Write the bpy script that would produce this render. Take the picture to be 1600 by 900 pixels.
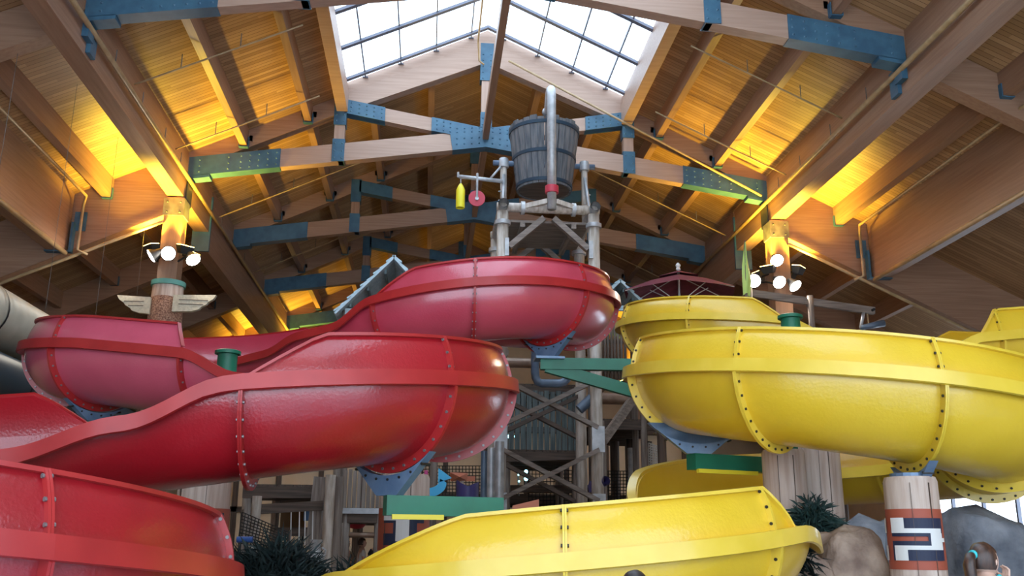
import bpy, math, random
from math import sin, cos, pi, radians, sqrt, atan2, floor
from mathutils import Vector as V, Matrix
random.seed(7)
for o in list(bpy.data.objects): bpy.data.objects.remove(o)
sc = bpy.context.scene
COL = sc.collection
EYE = 1.6
# ---------------------------------------------------------------- camera
FPX, PITCH, YAW, ROLL = 1468.3, radians(15.065), radians(4.986), radians(0.477)
cF = V((sin(YAW)*cos(PITCH), cos(YAW)*cos(PITCH), sin(PITCH)))
r0 = V((cos(YAW), -sin(YAW), 0)); u0 = r0.cross(cF)
cR = r0*cos(ROLL) + u0*sin(ROLL); cU = u0*cos(ROLL) - r0*sin(ROLL)
cam = bpy.data.cameras.new('camera'); cam.sensor_width = 36; cam.lens = FPX/1600*36
cam.clip_end = 400
camo = bpy.data.objects.new('camera', cam); COL.objects.link(camo)
M3 = Matrix((cR, cU, -cF)).transposed()
camo.matrix_world = Matrix.Translation((0, 0, EYE)) @ M3.to_4x4()
sc.camera = camo
# ---------------------------------------------------------------- light, exposure
sc.view_settings.view_transform = 'Standard'
sc.view_settings.look = 'None'
sc.view_settings.gamma = 1.0
sc.view_settings.use_curve_mapping = False
sc.view_settings.exposure = 0.5
w = bpy.data.worlds.new('daylight'); sc.world = w; w.use_nodes = True
bg = w.node_tree.nodes['Background']
bg.inputs[0].default_value = (0.69, 0.835, 1.0, 1); bg.inputs[1].default_value = 3.6
XC = 1.434                         # middle of the hall
YA, YB, YC, YD, Y0 = 25.97, 32.5, 39.15, 45.8, 17.5
YBACK, YFRONT = 56.0, -4.5
def zd(u): return 16.375 - 0.475*u  # underside of the roof deck, u = distance from the middle
SL = math.atan(0.475)

def at(x, y, Y):
    d = cF + cR*((x-800)/FPX) + cU*((450-y)/FPX)
    return V((d.x*Y/d.y, Y, EYE + d.z*Y/d.y))
def atz(x, y, z):
    d = cF + cR*((x-800)/FPX) + cU*((450-y)/FPX); k = (z-EYE)/d.z
    return V((d.x*k, d.y*k, z))
def plan(lat, dep): return (lat*cos(YAW)+dep*sin(YAW), -lat*sin(YAW)+dep*cos(YAW))

# ---------------------------------------------------------------- materials
MAT = {}
def new_mat(name):
    m = bpy.data.materials.new(name); m.use_nodes = True
    return m, m.node_tree, m.node_tree.nodes['Principled BSDF']
def ramp(nt, stops):
    r = nt.nodes.new('ShaderNodeValToRGB'); e = r.color_ramp.elements
    while len(e) < len(stops): e.new(0.5)
    for k, (p, c) in enumerate(stops): e[k].position = p; e[k].color = (*c, 1)
    return r
def coords(nt, scale, kind='Object', rot=(0, 0, 0)):
    t = nt.nodes.new('ShaderNodeTexCoord'); mp = nt.nodes.new('ShaderNodeMapping')
    mp.inputs['Scale'].default_value = scale; mp.inputs['Rotation'].default_value = rot
    nt.links.new(t.outputs[kind], mp.inputs['Vector']); return mp
def noisy(name, c0, c1, scale=(1, 1, 1), ns=4, detail=4, rough=0.6, bump=0.0, coat=0.0, metal=0.0, bscale=None, spec=0.5, lo=0.35, hi=0.65, bdist=0.02):
    m, nt, b = new_mat(name); L = nt.links
    mp = coords(nt, scale); n = nt.nodes.new('ShaderNodeTexNoise')
    n.inputs['Scale'].default_value = ns; n.inputs['Detail'].default_value = detail
    L.new(mp.outputs[0], n.inputs['Vector'])
    r = ramp(nt, [(lo, c0), (hi, c1)]); L.new(n.outputs['Fac'], r.inputs[0]); L.new(r.outputs[0], b.inputs['Base Color'])
    b.inputs['Roughness'].default_value = rough; b.inputs['Metallic'].default_value = metal
    b.inputs['Coat Weight'].default_value = coat; b.inputs['Coat Roughness'].default_value = 0.13; b.inputs['Coat IOR'].default_value = 1.5
    b.inputs['Specular IOR Level'].default_value = spec
    if bump:
        n2 = n
        if bscale:
            n2 = nt.nodes.new('ShaderNodeTexNoise'); n2.inputs['Scale'].default_value = bscale; n2.inputs['Detail'].default_value = 3
            L.new(mp.outputs[0], n2.inputs['Vector'])
        bp = nt.nodes.new('ShaderNodeBump'); bp.inputs['Strength'].default_value = bump; bp.inputs['Distance'].default_value = bdist
        L.new(n2.outputs['Fac'], bp.inputs['Height']); L.new(bp.outputs[0], b.inputs['Normal'])
        if coat: L.new(bp.outputs[0], b.inputs['Coat Normal'])
    MAT[name] = m; return m
def flat(name, c, rough=0.5, metal=0.0, emit=None, es=1.0, coat=0.0):
    m, nt, b = new_mat(name)
    b.inputs['Base Color'].default_value = (*c, 1); b.inputs['Roughness'].default_value = rough
    b.inputs['Metallic'].default_value = metal; b.inputs['Coat Weight'].default_value = coat
    if emit: b.inputs['Emission Color'].default_value = (*emit, 1); b.inputs['Emission Strength'].default_value = es
    MAT[name] = m; return m
def glulam(name, axis, c0, c1):
    sc3 = {'x': (0.35, 6, 9), 'y': (6, 0.35, 9), 'z': (6, 6, 0.35)}[axis]
    return noisy(name, c0, c1, scale=sc3, ns=2.2, detail=6, rough=0.45, bump=0.08)
GL0, GL1 = (0.285, 0.155, 0.095), (0.355, 0.205, 0.13)
glulam('glulam_x', 'x', GL0, GL1); glulam('glulam_y', 'y', GL0, GL1); glulam('glulam_z', 'z', GL0, GL1)
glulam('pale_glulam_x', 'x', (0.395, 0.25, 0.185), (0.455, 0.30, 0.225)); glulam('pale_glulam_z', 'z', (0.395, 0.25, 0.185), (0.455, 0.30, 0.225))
def deck_mat():
    m, nt, b = new_mat('deck_boards'); L = nt.links; N = nt.nodes.new
    tc = N('ShaderNodeTexCoord'); sp = N('ShaderNodeSeparateXYZ'); L.new(tc.outputs['Object'], sp.inputs[0])
    def mth(op, a, bv=None):
        q = N('ShaderNodeMath'); q.operation = op
        L.new(a, q.inputs[0])
        if bv is not None:
            if isinstance(bv, (int, float)): q.inputs[1].default_value = bv
            else: L.new(bv, q.inputs[1])
        return q.outputs[0]
    dv = mth('DIVIDE', sp.outputs['Y'], 0.135); fl = mth('FLOOR', dv); fr = mth('FRACT', dv)
    # board ends: a jump along the slope, different in every row
    wn0 = N('ShaderNodeTexWhiteNoise'); wn0.noise_dimensions = '1D'; L.new(fl, wn0.inputs['W'])
    xs = mth('ADD', mth('DIVIDE', sp.outputs['X'], 2.4), wn0.outputs['Value']); xf = mth('FLOOR', xs)
    wn = N('ShaderNodeTexWhiteNoise'); wn.noise_dimensions = '1D'
    L.new(mth('ADD', mth('MULTIPLY', xf, 17.31), fl), wn.inputs['W'])
    r = ramp(nt, [(0.0, (0.33, 0.185, 0.085)), (0.5, (0.41, 0.24, 0.115)), (1.0, (0.50, 0.31, 0.16))]); L.new(wn.outputs['Value'], r.inputs[0])
    g = mth('COMPARE', fr, 0.0); nt.nodes[-1].inputs[2].default_value = 0.11
    mix = N('ShaderNodeMix'); mix.data_type = 'RGBA'; L.new(g, mix.inputs['Factor'])
    L.new(r.outputs[0], mix.inputs['A']); mix.inputs['B'].default_value = (0.16, 0.075, 0.025, 1)
    L.new(mix.outputs['Result'], b.inputs['Base Color']); b.inputs['Roughness'].default_value = 0.5
    bp = N('ShaderNodeBump'); bp.inputs['Strength'].default_value = 0.5; bp.inputs['Distance'].default_value = 0.01; bp.invert = True
    L.new(g, bp.inputs['Height']); L.new(bp.outputs[0], b.inputs['Normal'])
    MAT['deck'] = m
deck_mat()
noisy('blue_steel', (0.036, 0.10, 0.165), (0.055, 0.145, 0.22), ns=3, rough=0.45, bump=0.03)
noisy('dark_steel', (0.02, 0.025, 0.035), (0.035, 0.04, 0.05), ns=3, rough=0.5)
noisy('grey_steel', (0.13, 0.12, 0.11), (0.2, 0.19, 0.18), ns=6, rough=0.45, metal=0.3)
noisy('red_fiberglass', (0.29, 0.004, 0.010), (0.36, 0.006, 0.014), ns=1.2, rough=0.45, bump=0.14, coat=0.9, bscale=34, spec=0.5)
noisy('sheen_red_fiberglass', (0.46, 0.035, 0.07), (0.54, 0.055, 0.095), ns=1.2, rough=0.45, bump=0.10, coat=1.0, bscale=34, spec=0.7)  # same red, lightened: skylight sheen put into the colour of the top bend
noisy('glare_pink_fiberglass', (0.52, 0.07, 0.12), (0.60, 0.09, 0.15), ns=1.2, rough=0.45, bump=0.10, coat=0.9, bscale=34)  # same red, pinker still: skylight glare painted into the left bend
noisy('red_rim', (0.34, 0.014, 0.016), (0.42, 0.022, 0.022), ns=2, rough=0.4, coat=0.2)
noisy('yellow_fiberglass', (0.68, 0.43, 0.015), (0.76, 0.49, 0.03), ns=1.2, rough=0.42, bump=0.12, coat=0.6, bscale=28)
noisy('yellow_rim', (0.70, 0.47, 0.03), (0.8, 0.55, 0.06), ns=2, rough=0.35, coat=0.4)
flat('bolt_dark', (0.03, 0.025, 0.02), 0.5, 0.4)
flat('bolt_zinc', (0.22, 0.20, 0.20), 0.4, 0.5)
noisy('pipe_tan', (0.36, 0.24, 0.12), (0.45, 0.31, 0.17), ns=5, rough=0.4)
noisy('wall_tan', (0.68, 0.52, 0.34), (0.74, 0.57, 0.38), ns=1.5, rough=0.8)
noisy('floor_concrete', (0.20, 0.15, 0.11), (0.28, 0.21, 0.16), ns=2, rough=0.5)
noisy('bounce_pool_water', (0.42, 0.66, 0.82), (0.50, 0.74, 0.88), ns=0.8, rough=0.08, bump=0.15, bscale=3)  # pale blue so the added pool throws bluish light back up
flat('sky_frame', (0.16, 0.17, 0.22), 0.5)
def pane_mat():
    m, nt, b = new_mat('sky_pane'); nt.nodes.remove(b)
    t = nt.nodes.new('ShaderNodeBsdfTransparent'); g = nt.nodes.new('ShaderNodeBsdfGlossy'); g.inputs['Roughness'].default_value = 0.05
    mx = nt.nodes.new('ShaderNodeMixShader'); mx.inputs[0].default_value = 0.06
    t.inputs[0].default_value = (0.94, 0.96, 0.97, 1)
    nt.links.new(t.outputs[0], mx.inputs[1]); nt.links.new(g.outputs[0], mx.inputs[2])
    nt.links.new(mx.outputs[0], nt.nodes['Material Output'].inputs[0]); MAT['pane'] = m
pane_mat()

# ---------------------------------------------------------------- mesh helpers
class MB:
    def __init__(s): s.v = []; s.f = []
    def add(s, vs, fs):
        n = len(s.v); s.v += [tuple(p) for p in vs]; s.f += [tuple(i+n for i in f) for f in fs]; return s
    def hexa(s, p):     # 8 points, bottom ring then top ring
        return s.add(p, [(3, 2, 1, 0), (4, 5, 6, 7), (0, 1, 5, 4), (1, 2, 6, 5), (2, 3, 7, 6), (3, 0, 4, 7)])
    def box(s, x0, x1, y0, y1, z0, z1):
        return s.hexa([(x0, y0, z0), (x1, y0, z0), (x1, y1, z0), (x0, y1, z0), (x0, y0, z1), (x1, y0, z1), (x1, y1, z1), (x0, y1, z1)])
    def obox(s, c, size, rz=0.0, rx=0.0, ry=0.0):
        m = Matrix.Rotation(rz, 3, 'Z') @ Matrix.Rotation(ry, 3, 'Y') @ Matrix.Rotation(rx, 3, 'X'); a, b, d = (k/2 for k in size); c = V(c)
        return s.hexa([c + m @ V(q) for q in ((-a, -b, -d), (a, -b, -d), (a, b, -d), (-a, b, -d), (-a, -b, d), (a, -b, d), (a, b, d), (-a, b, d))])
    def beam(s, p, q, wd, h, up=(0, 0, 1)):   # rectangular bar, centre line p to q
        p, q = V(p), V(q); d = (q-p).normalized(); sd = d.cross(V(up))
        if sd.length < 1e-4: sd = d.cross(V((0, 1, 0)))
        sd.normalize(); un = sd.cross(d); a = sd*wd/2; b = un*h/2
        return s.hexa([p-a-b, p+a-b, q+a-b, q-a-b, p-a+b, p+a+b, q+a+b, q-a+b])
    def slabxz(s, pts, y0, y1):               # polygon in x,z extruded along y
        n = len(pts); vs = [(x, y0, z) for x, z in pts] + [(x, y1, z) for x, z in pts]
        fs = [tuple(range(n)), tuple(range(2*n-1, n-1, -1))] + [(i, i+n, (i+1) % n+n, (i+1) % n) for i in range(n)]
        return s.add(vs, fs)
    def tube(s, pts, r, n=10, caps=True):
        pts = [V(p) for p in pts]; m = len(pts); vs = []; fs = []; pu = None
        for i, p in enumerate(pts):
            d = (pts[min(i+1, m-1)] - pts[max(i-1, 0)]).normalized()
            a = pu if pu is not None else (V((0, 0, 1)) if abs(d.z) < 0.9 else V((1, 0, 0)))
            b1 = (a - d*a.dot(d)).normalized(); pu = b1; b2 = d.cross(b1)
            rr = r[i] if isinstance(r, (list, tuple)) else r
            vs += [p + b1*rr*cos(2*pi*k/n) + b2*rr*sin(2*pi*k/n) for k in range(n)]
        for i in range(m-1):
            for k in range(n): fs.append((i*n+k, i*n+(k+1) % n, (i+1)*n+(k+1) % n, (i+1)*n+k))
        if caps: fs += [tuple(range(n-1, -1, -1)), tuple(range((m-1)*n, m*n))]
        return s.add(vs, fs)
    def lathe(s, c, prof, n=24, closed=False, a0=0.0):   # profile of (r, z) about a vertical axis
        c = V(c); m = len(prof); vs = []; fs = []
        for r, z in prof: vs += [c + V((r*cos(a0+2*pi*k/n), r*sin(a0+2*pi*k/n), z)) for k in range(n)]
        for i in range(m-1 + (1 if closed else 0)):
            j = (i+1) % m
            for k in range(n): fs.append((i*n+k, i*n+(k+1) % n, j*n+(k+1) % n, j*n+k))
        if not closed: fs += [tuple(range(n-1, -1, -1)), tuple(range((m-1)*n, m*n))]
        return s.add(vs, fs)
    def build(s, name, mat, parent=None, smooth=False, label=None):
        off = V((0, 0, 0)); p = parent
        while p is not None: off += p.location; p = p.parent
        me = bpy.data.meshes.new(name); me.from_pydata([(x-off.x, y-off.y, z-off.z) for x, y, z in s.v], [], s.f)
        me.materials.append(MAT[mat] if isinstance(mat, str) else mat)
        if smooth:
            me.polygons.foreach_set('use_smooth', [True]*len(me.polygons)); me.update()
            if smooth != True: me.set_sharp_from_angle(angle=radians(smooth))
        me.update()
        o = bpy.data.objects.new(name, me); COL.objects.link(o); o.parent = parent
        if label: o['label'] = label
        if name == 'bolts': o['kind'] = 'stuff'     # a few pixels each
        return o
def tag(o, label=None, cat=None, group=None, kind=None):
    if label: o['label'] = label
    if cat: o['category'] = cat
    if group: o['group'] = group
    if kind: o['kind'] = kind
    return o
def thing(name, loc, label, cat, group=None, kind=None):
    o = bpy.data.objects.new(name, None); COL.objects.link(o); o.location = loc; o.empty_display_size = 0.2
    return tag(o, label, cat, group, kind)
def struct(o, label, cat=None): return tag(o, label, cat, None, 'structure')
# ================================================================ the hall
UW = 20.0
b = MB(); b.box(XC-UW-.3, XC+UW+.3, YFRONT, YBACK, -0.3, 0); struct(b.build('floor', 'floor_concrete'), 'grey concrete floor of the water park hall', 'floor')
def X(s, u): return XC + s*u
pl = thing('bounce_pool', (1, 0, 0), 'unseen pale blue pool added to bounce light onto the slides', 'pool')  # out of view, added to reflect bluish light onto the slides
MB().box(-14, 15, -3.6, 6.3, 0.0, .02).build('water', 'bounce_pool_water', pl)
b = MB(); b.box(-14.3, 15.3, 6.3, 6.6, 0, .1); b.box(-14.3, 15.3, -3.9, -3.6, 0, .1); b.box(-14.3, -14, -3.6, 6.3, 0, .1); b.box(15, 15.3, -3.6, 6.3, 0, .1); b.build('coping', 'floor_concrete', pl)
for s, nm in ((-1, 'left'), (1, 'right')):
    # roof deck: from the skylight kerb outwards in front of the first full truss, up to the ridge behind it
    b = MB(); t = 0.14
    def quad(u0_, u1_, y0, y1):
        pts = [(X(s, u0_), zd(u0_)), (X(s, u1_), zd(u1_)), (X(s, u1_), zd(u1_)+t), (X(s, u0_), zd(u0_)+t)]
        b.slabxz(pts, y0, y1)
    quad(4.3, UW+.3, YFRONT, YA); quad(0, UW+.3, YA, YBACK)
    ceil = struct(b.build('ceiling_'+nm, 'deck'), 'board roof deck sloping down on the %s of the ridge' % nm, 'ceiling')
    def purlin(u, y0, y1, wd=0.2, dp=0.5, mat='glulam_y'):
        q = MB(); h = wd/2
        q.slabxz([(X(s, u-h), zd(u-h)), (X(s, u+h), zd(u+h)), (X(s, u+h), zd(u)-dp), (X(s, u-h), zd(u)-dp)], y0, y1)
        return q.build('purlin', mat, ceil)
    fr = [YFRONT, 1.2, 9.4, Y0, YA, YB, YC, YD, 52.5]
    for k in range(len(fr)-1):
        y0, y1 = fr[k]+.16, fr[k+1]-.16
        if y1 < 8: continue
        for u in ((7.0, 5.22) if y1 < YA+1 else (7.0, 5.22, 3.44, 1.66)): purlin(u, y0, y1)
        if y1 < YA+1: purlin(10.62, y0, y1, 0.24, 0.52)
        else:
            for u in (10.56, 12.34, 14.12): purlin(u, y0, y1, 0.22, 0.55)
        # blue hangers where the purlins meet the next rafter
        for u in ((7.0, 5.22, 10.62) if y1 < YA+1 else (7.0, 5.22, 3.44, 10.56, 12.34)):
            q = MB(); h = .13
            zz = zd(u)-.53
            q.box(X(s, u)-h, X(s, u)+h, y1-.16, y1+.0, zz-.02, zz+.0)
            for e in (-1, 1): q.box(X(s, u)+e*h-.012, X(s, u)+e*h+.012, y1-.14, y1+.0, zz, zz+.30); q.box(X(s, u)+e*(h+.04)-.05, X(s, u)+e*(h+.04)+.05, y1+.0, y1+.02, zz+.22, zz+.40)
            q.build('purlin_hanger', 'blue_steel', ceil)
    # rafters under the deck: slim inside the columns, deep outside
    for k, yf in enumerate((9.4, Y0, YA, YB, YC, YD, 52.5)):
        q = MB(); d = .56
        q.slabxz([(X(s, 0 if yf > YA+1 else 4.2), zd(0 if yf > YA+1 else 4.2)), (X(s, 8.6), zd(8.6)), (X(s, 8.6), zd(8.6)-d), (X(s, 0 if yf > YA+1 else 4.2), zd(0 if yf > YA+1 else 4.2)-d)], yf-.16, yf+.16)
        q.build('rafter', 'glulam_x', ceil)
        q = MB(); d = 1.7 if yf in (YA, YD) else .88
        q.slabxz([(X(s, 8.95), zd(8.95)), (X(s, UW), zd(UW)), (X(s, UW), zd(UW)-d), (X(s, 8.95), zd(8.95)-d)], yf-.19, yf+.19)
        q.build('deep_rafter', 'glulam_x', ceil)
    # wide beam along the skylight edge, with a kerb board above
    q = MB(); q.slabxz([(X(s, 4.1), zd(4.1)-.62), (X(s, 4.42), zd(4.1)-.62), (X(s, 4.42), zd(4.3)), (X(s, 4.1), zd(4.1)+.0)], YFRONT, YA-.16); q.build('skylight_edge_beam', 'pale_glulam_x', ceil)
    q = MB(); q.slabxz([(X(s, 4.16), zd(4.1)+.0), (X(s, 4.4), zd(4.1)), (X(s, 4.4), zd(4.25)+.42), (X(s, 4.16), zd(4.16)+.36)], YFRONT, YA-.1); q.build('skylight_kerb', 'pale_glulam_x', ceil)
    # rafter and kerb closing the skylight at the truss
    q = MB(); q.slabxz([(X(s, 0), zd(0)-.72), (X(s, 4.2), zd(4.2)-.56), (X(s, 4.2), zd(4.2)+.02), (X(s, 0), zd(0)+.02)], YA-.17, YA+.17); q.build('ridge_rafter', 'pale_glulam_x', ceil)
    q = MB(); q.slabxz([(X(s, 0), zd(0)+.0), (X(s, 4.3), zd(4.3)+.0), (X(s, 4.3), zd(4.3)+.4), (X(s, 0), zd(0)+.4)], YA-.10, YA+.2); q.build('end_kerb', 'pale_glulam_x', ceil)
    # skylight: panes and bars
    win = struct(thing('window_%d' % (1 if s < 0 else 2), (X(s, 2.1), 12, zd(2.1)), None, None), 'bright skylight of square panes on the %s slope of the roof' % nm, 'window')
    ub = [0.0, .5, 1.55, 2.6, 3.64, 4.3]; zg = lambda u: zd(u)+.37
    yb = [YA]; y = 25.55
    while y > YFRONT: yb.append(y); y -= 1.84
    yb.append(YFRONT)
    for i in range(len(yb)-1):
        for j in range(len(ub)-1):
            if yb[i] < 16 and j: continue
            u1_ = ub[j+1] if yb[i] >= 16 else ub[-1]
            MB().slabxz([(X(s, ub[j]), zg(ub[j])), (X(s, u1_), zg(u1_)), (X(s, u1_), zg(u1_)+.02), (X(s, ub[j]), zg(ub[j])+.02)], yb[i+1], yb[i]).build('pane', 'pane', win)
    for u in ub[1:-1]:
        q = MB(); q.slabxz([(X(s, u-.018), zg(u)-.05), (X(s, u+.018), zg(u)-.05), (X(s, u+.018), zg(u)+.03), (X(s, u-.018), zg(u)+.03)], YFRONT, YA-.05)
        q.obox((X(s, u), YA-.14, zg(u)-.04), (.16, .06, .03)); q.build('glazing_bar', 'sky_frame', win)
    for y in yb[1:-1]:
        q = MB(); q.slabxz([(X(s, 0), zg(0)-.09), (X(s, 4.3), zg(4.3)-.09), (X(s, 4.3), zg(4.3)-.005), (X(s, 0), zg(0)-.005)], y-.07, y+.07); q.build('cross_bar', 'sky_frame', win)
    # outer wall of the aisle
    b = MB(); x0 = X(s, UW); xa, xb = sorted((x0, x0+s*.3)); wy0, wy1 = 27.0, 40.0
    if s < 0: wy0 = wy1 = YBACK
    b.box(xa, xb, YFRONT, wy0, 0, zd(UW)+.1); b.box(xa, xb, wy1, YBACK, 0, zd(UW)+.1); b.box(xa, xb, wy0, wy1, 0, .5); b.box(xa, xb, wy0, wy1, 4.2, zd(UW)+.1)
    wf = MB()
    if s > 0:
     for k in range(7): yy = wy0+(wy1-wy0)*k/6; wf.box(xa+.08, xb-.08, yy-.05, yy+.05, .5, 4.2)
     wf.box(xa+.09, xb-.09, wy0, wy1, 1.15, 1.25)
     struct(wf.build('window_4', 'sky_frame'), 'bright daylight window with dark mullions in the %s side wall' % nm, 'window')
    struct(b.build('wall_'+nm, 'wall_tan'), 'tan side wall beyond the %s aisle' % nm, 'wall')
# back wall with gable, front wall with its big windows behind the photographer
b = MB(); b.slabxz([(X(-1, UW), 0), (X(1, UW), 0), (X(1, UW), zd(UW)), (XC, zd(0)), (X(-1, UW), zd(UW))], YBACK, YBACK+.3)
struct(b.build('wall_back', 'wall_tan'), 'tan gable wall at the far end of the hall', 'wall')
b = MB(); wx0, wx1, wz0, wz1 = XC-15, XC+15, 0.15, 9.2
b.box(X(-1, UW), wx0, YFRONT-.3, YFRONT, 0, zd(UW)); b.box(wx1, X(1, UW), YFRONT-.3, YFRONT, 0, zd(UW)); b.box(wx0, wx1, YFRONT-.3, YFRONT, 0, wz0)
b.slabxz([(X(-1, UW), zd(UW)), (wx0, zd(UW)), (wx0, wz1), (wx1, wz1), (wx1, zd(UW)), (X(1, UW), zd(UW)), (XC, zd(0))], YFRONT-.3, YFRONT)
struct(b.build('wall_front', 'wall_tan'), 'tan wall with a broad window opening behind the photographer', 'wall')
b = MB()
for k in range(7): xx = wx0+(wx1-wx0)*k/6; b.box(xx-.06, xx+.06, YFRONT-.2, YFRONT-.1, wz0, wz1)
for zz in (3.6, 6.6): b.box(wx0, wx1, YFRONT-.19, YFRONT-.11, zz-.05, zz+.05)
struct(b.build('window_3', 'sky_frame'), 'mullions of the broad window behind the photographer', 'window')

# ---- girders over the columns
for s, nm in ((-1, 'left'), (1, 'right')):
    def girder(y0, y1, zb, lab, u0_=8.53, u1_=8.98):
        q = MB(); q.slabxz([(X(s, u0_), zb), (X(s, u1_), zb), (X(s, u1_), zd(u1_)), (X(s, u0_), zd(u0_))], y0, y1)
        return tag(q.build('girder', 'glulam_y'), lab, 'beam', 'long roof girders')
    girder(YFRONT, 28.9, 10.93, 'long timber girder over the %s lamp column, nearest the viewer' % nm)
    girder(29.0, YBACK, 10.3, 'deeper far timber girder continuing behind the %s lamp column' % nm)
    q = MB(); q.slabxz([(X(s, 8.48), 10.3), (X(s, 9.03), 10.3), (X(s, 9.03), 12.1), (X(s, 8.48), 12.1)], 28.9, 29.0); tag(q.build('girder_splice_plate', 'blue_steel'), 'blue steel splice plate at the %s girder joint behind the lamp column' % nm, 'plate')
    q = MB(); u0_, u1_ = 11.5, 12.0
    q.slabxz([(X(s, u0_), zd(u0_)-1.72), (X(s, u1_), zd(u0_)-1.72), (X(s, u1_), zd(u1_)), (X(s, u0_), zd(u0_))], YFRONT, YA-.25)
    g = tag(q.build('aisle_girder', 'glulam_y'), 'very deep timber girder in the %s aisle, running toward the viewer' % nm, 'beam')
    q = MB(); xa, xb = sorted((X(s, 11.42), X(s, 12.05))); q.box(xa, xb, YA-.42, YA-.2, zd(11.5)-1.76, zd(11.5)-1.73)
    q.box(*sorted((X(s, 11.36), X(s, 11.42))), YA-.40, YA-.2, zd(11.5)-1.76, zd(11.5)-.9); q.box(*sorted((X(s, 11.1), X(s, 11.42))), YA-.24, YA-.2, zd(11.5)-1.1, zd(11.5)-.55)
    q.build('end_bracket', 'blue_steel', g)

# ---- trusses
def bolts(b, pts, y, r=.028, d=.025):
    for x, z in pts: b.add([(x-r, y, z-r), (x+r, y, z-r), (x+r, y, z+r), (x-r, y, z+r), (x, y-d, z)], [(0, 1, 4), (1, 2, 4), (2, 3, 4), (3, 0, 4)])
ZC = lambda u: 11.60 + (8.43-u)*.153       # underside of the scissor chord
def truss(yf, lab, far=False):
    root = thing('roof_truss', (XC, yf, ZC(0)), lab, 'truss', 'scissor roof trusses')
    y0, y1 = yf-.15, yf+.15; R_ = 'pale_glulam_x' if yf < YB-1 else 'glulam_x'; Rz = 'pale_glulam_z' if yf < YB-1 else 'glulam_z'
    cd = .56
    def plate(name, pts, bl, th=.03):
        q = MB(); q.slabxz(pts, y0-th, y1+th); o = q.build(name, 'blue_steel', root)
        if not far and bl:
            qb = MB(); bolts(qb, bl, y0-th); qb.build('bolts', 'blue_steel', o)
    for s in (-1, 1):
        ch = MB(); ch.slabxz([(X(s, 8.45), ZC(8.45)), (X(s, 0), ZC(0)), (X(s, 0), ZC(0)+cd), (X(s, 8.45), ZC(8.45)+cd)], y0, y1); ch.build('bottom_chord', R_, root)
        # diagonal web from the skylight corner down to the middle joint
        dg = MB(); za = lambda u: 13.33 + (u-1.5)*.175
        dg.slabxz([(X(s, .2), za(.2)-.02), (X(s, 4.2), za(4.2)-.02), (X(s, 4.2), za(4.2)+.40), (X(s, .2), za(.2)+.40)], y0+.01, y1-.01); dg.build('web_diagonal', R_, root)
        po = MB(); po.box(*sorted((X(s, 4.16), X(s, 4.46))), y0+.005, y1-.005, ZC(4.3), zd(4.46)-.05); po.build('web_post', Rz, root)
        # plates
        g = lambda u0_, u1_, e=.0: [(X(s, u0_), ZC(u0_)-e), (X(s, u1_), ZC(u1_)-e), (X(s, u1_), ZC(u1_)+cd+e), (X(s, u0_), ZC(u0_)+cd+e)]
        plate('chord_end_plate', g(8.5, 5.95, .012), [(X(s, u), ZC(u)+h) for u in (6.05, 6.3, 6.55, 6.8, 7.05, 7.4, 8.2) for h in (.1, .28, .46)])
        plate('shoe', [(X(s, 8.5), ZC(8.5)-.1), (X(s, 7.9), ZC(7.9)-.1), (X(s, 7.9), ZC(7.9)), (X(s, 8.5), ZC(8.5))], None)
        plate('post_foot_plate', [(X(s, 4.13), ZC(4.3)), (X(s, 4.49), ZC(4.3)), (X(s, 4.49), ZC(4.3)+.7), (X(s, 4.13), ZC(4.3)+.7)], [(X(s, u), ZC(4.3)+h) for u in (4.2, 4.42) for h in (.1, .32, .56)])
        plate('post_head_plate', [(X(s, 4.13), za(4.2)-.42), (X(s, 4.49), za(4.2)-.42), (X(s, 4.49), za(4.2)+.44), (X(s, 4.13), za(4.2)+.44)], [(X(s, u), za(4.2)+h) for u in (4.2, 4.42) for h in (-.3, -.1, .2)])
        plate('diagonal_plate', [(X(s, 3.0), za(3.0)-.03), (X(s, 4.2), za(4.2)-.03), (X(s, 4.2), za(4.2)+.41), (X(s, 3.0), za(3.0)+.41)], [(X(s, u), za(u)+h) for u in (3.1, 3.32, 3.54, 3.76, 4.0) for h in (.06, .2, .33)])
        plate('joint_plate', [(X(s, 0), ZC(0)-.01), (X(s, .98), ZC(.98)-.01), (X(s, 1.06), za(1.06)-.02), (X(s, 1.62), za(1.62)-.03), (X(s, 1.62), za(1.62)+.41), (X(s, .2), za(.2)+.41), (X(s, 0), za(0)+.45)],
              [(X(s, u), ZC(0)+h-.1*u) for u in (.2, .42, .64, .86) for h in (.12, .3, .5, .62)] + [(X(s, u), za(u)+h) for u in (1.06, 1.26, 1.46) for h in (.06, .2, .33)])
    kp = MB(); kp.box(XC-.15, XC+.15, y0+.003, y1-.003, ZC(0)+.5, zd(0)-.3); kp.build('king_post', Rz, root)
    plate('king_foot_plate', [(XC-.17, ZC(0)+.6), (XC+.17, ZC(0)+.6), (XC+.17, 14.0), (XC-.17, 14.0)], [(XC+a, 13.4+h) for a in (-.1, .1) for h in (0, .2, .4)])
    plate('king_head_plate', [(XC-.2, 15.05), (XC+.2, 15.05), (XC+.2, 16.3), (XC-.2, 16.3)], [(XC+a, 15.12+h) for a in (-.12, .12) for h in (0, .2, .4, .6, .8)])
    return root
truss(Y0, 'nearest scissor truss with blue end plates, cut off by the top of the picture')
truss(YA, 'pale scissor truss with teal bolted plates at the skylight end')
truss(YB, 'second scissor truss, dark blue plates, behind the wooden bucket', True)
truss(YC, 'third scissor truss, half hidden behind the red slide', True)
truss(YD, 'farthest scissor truss above the amber-lit far bay', True)
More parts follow.
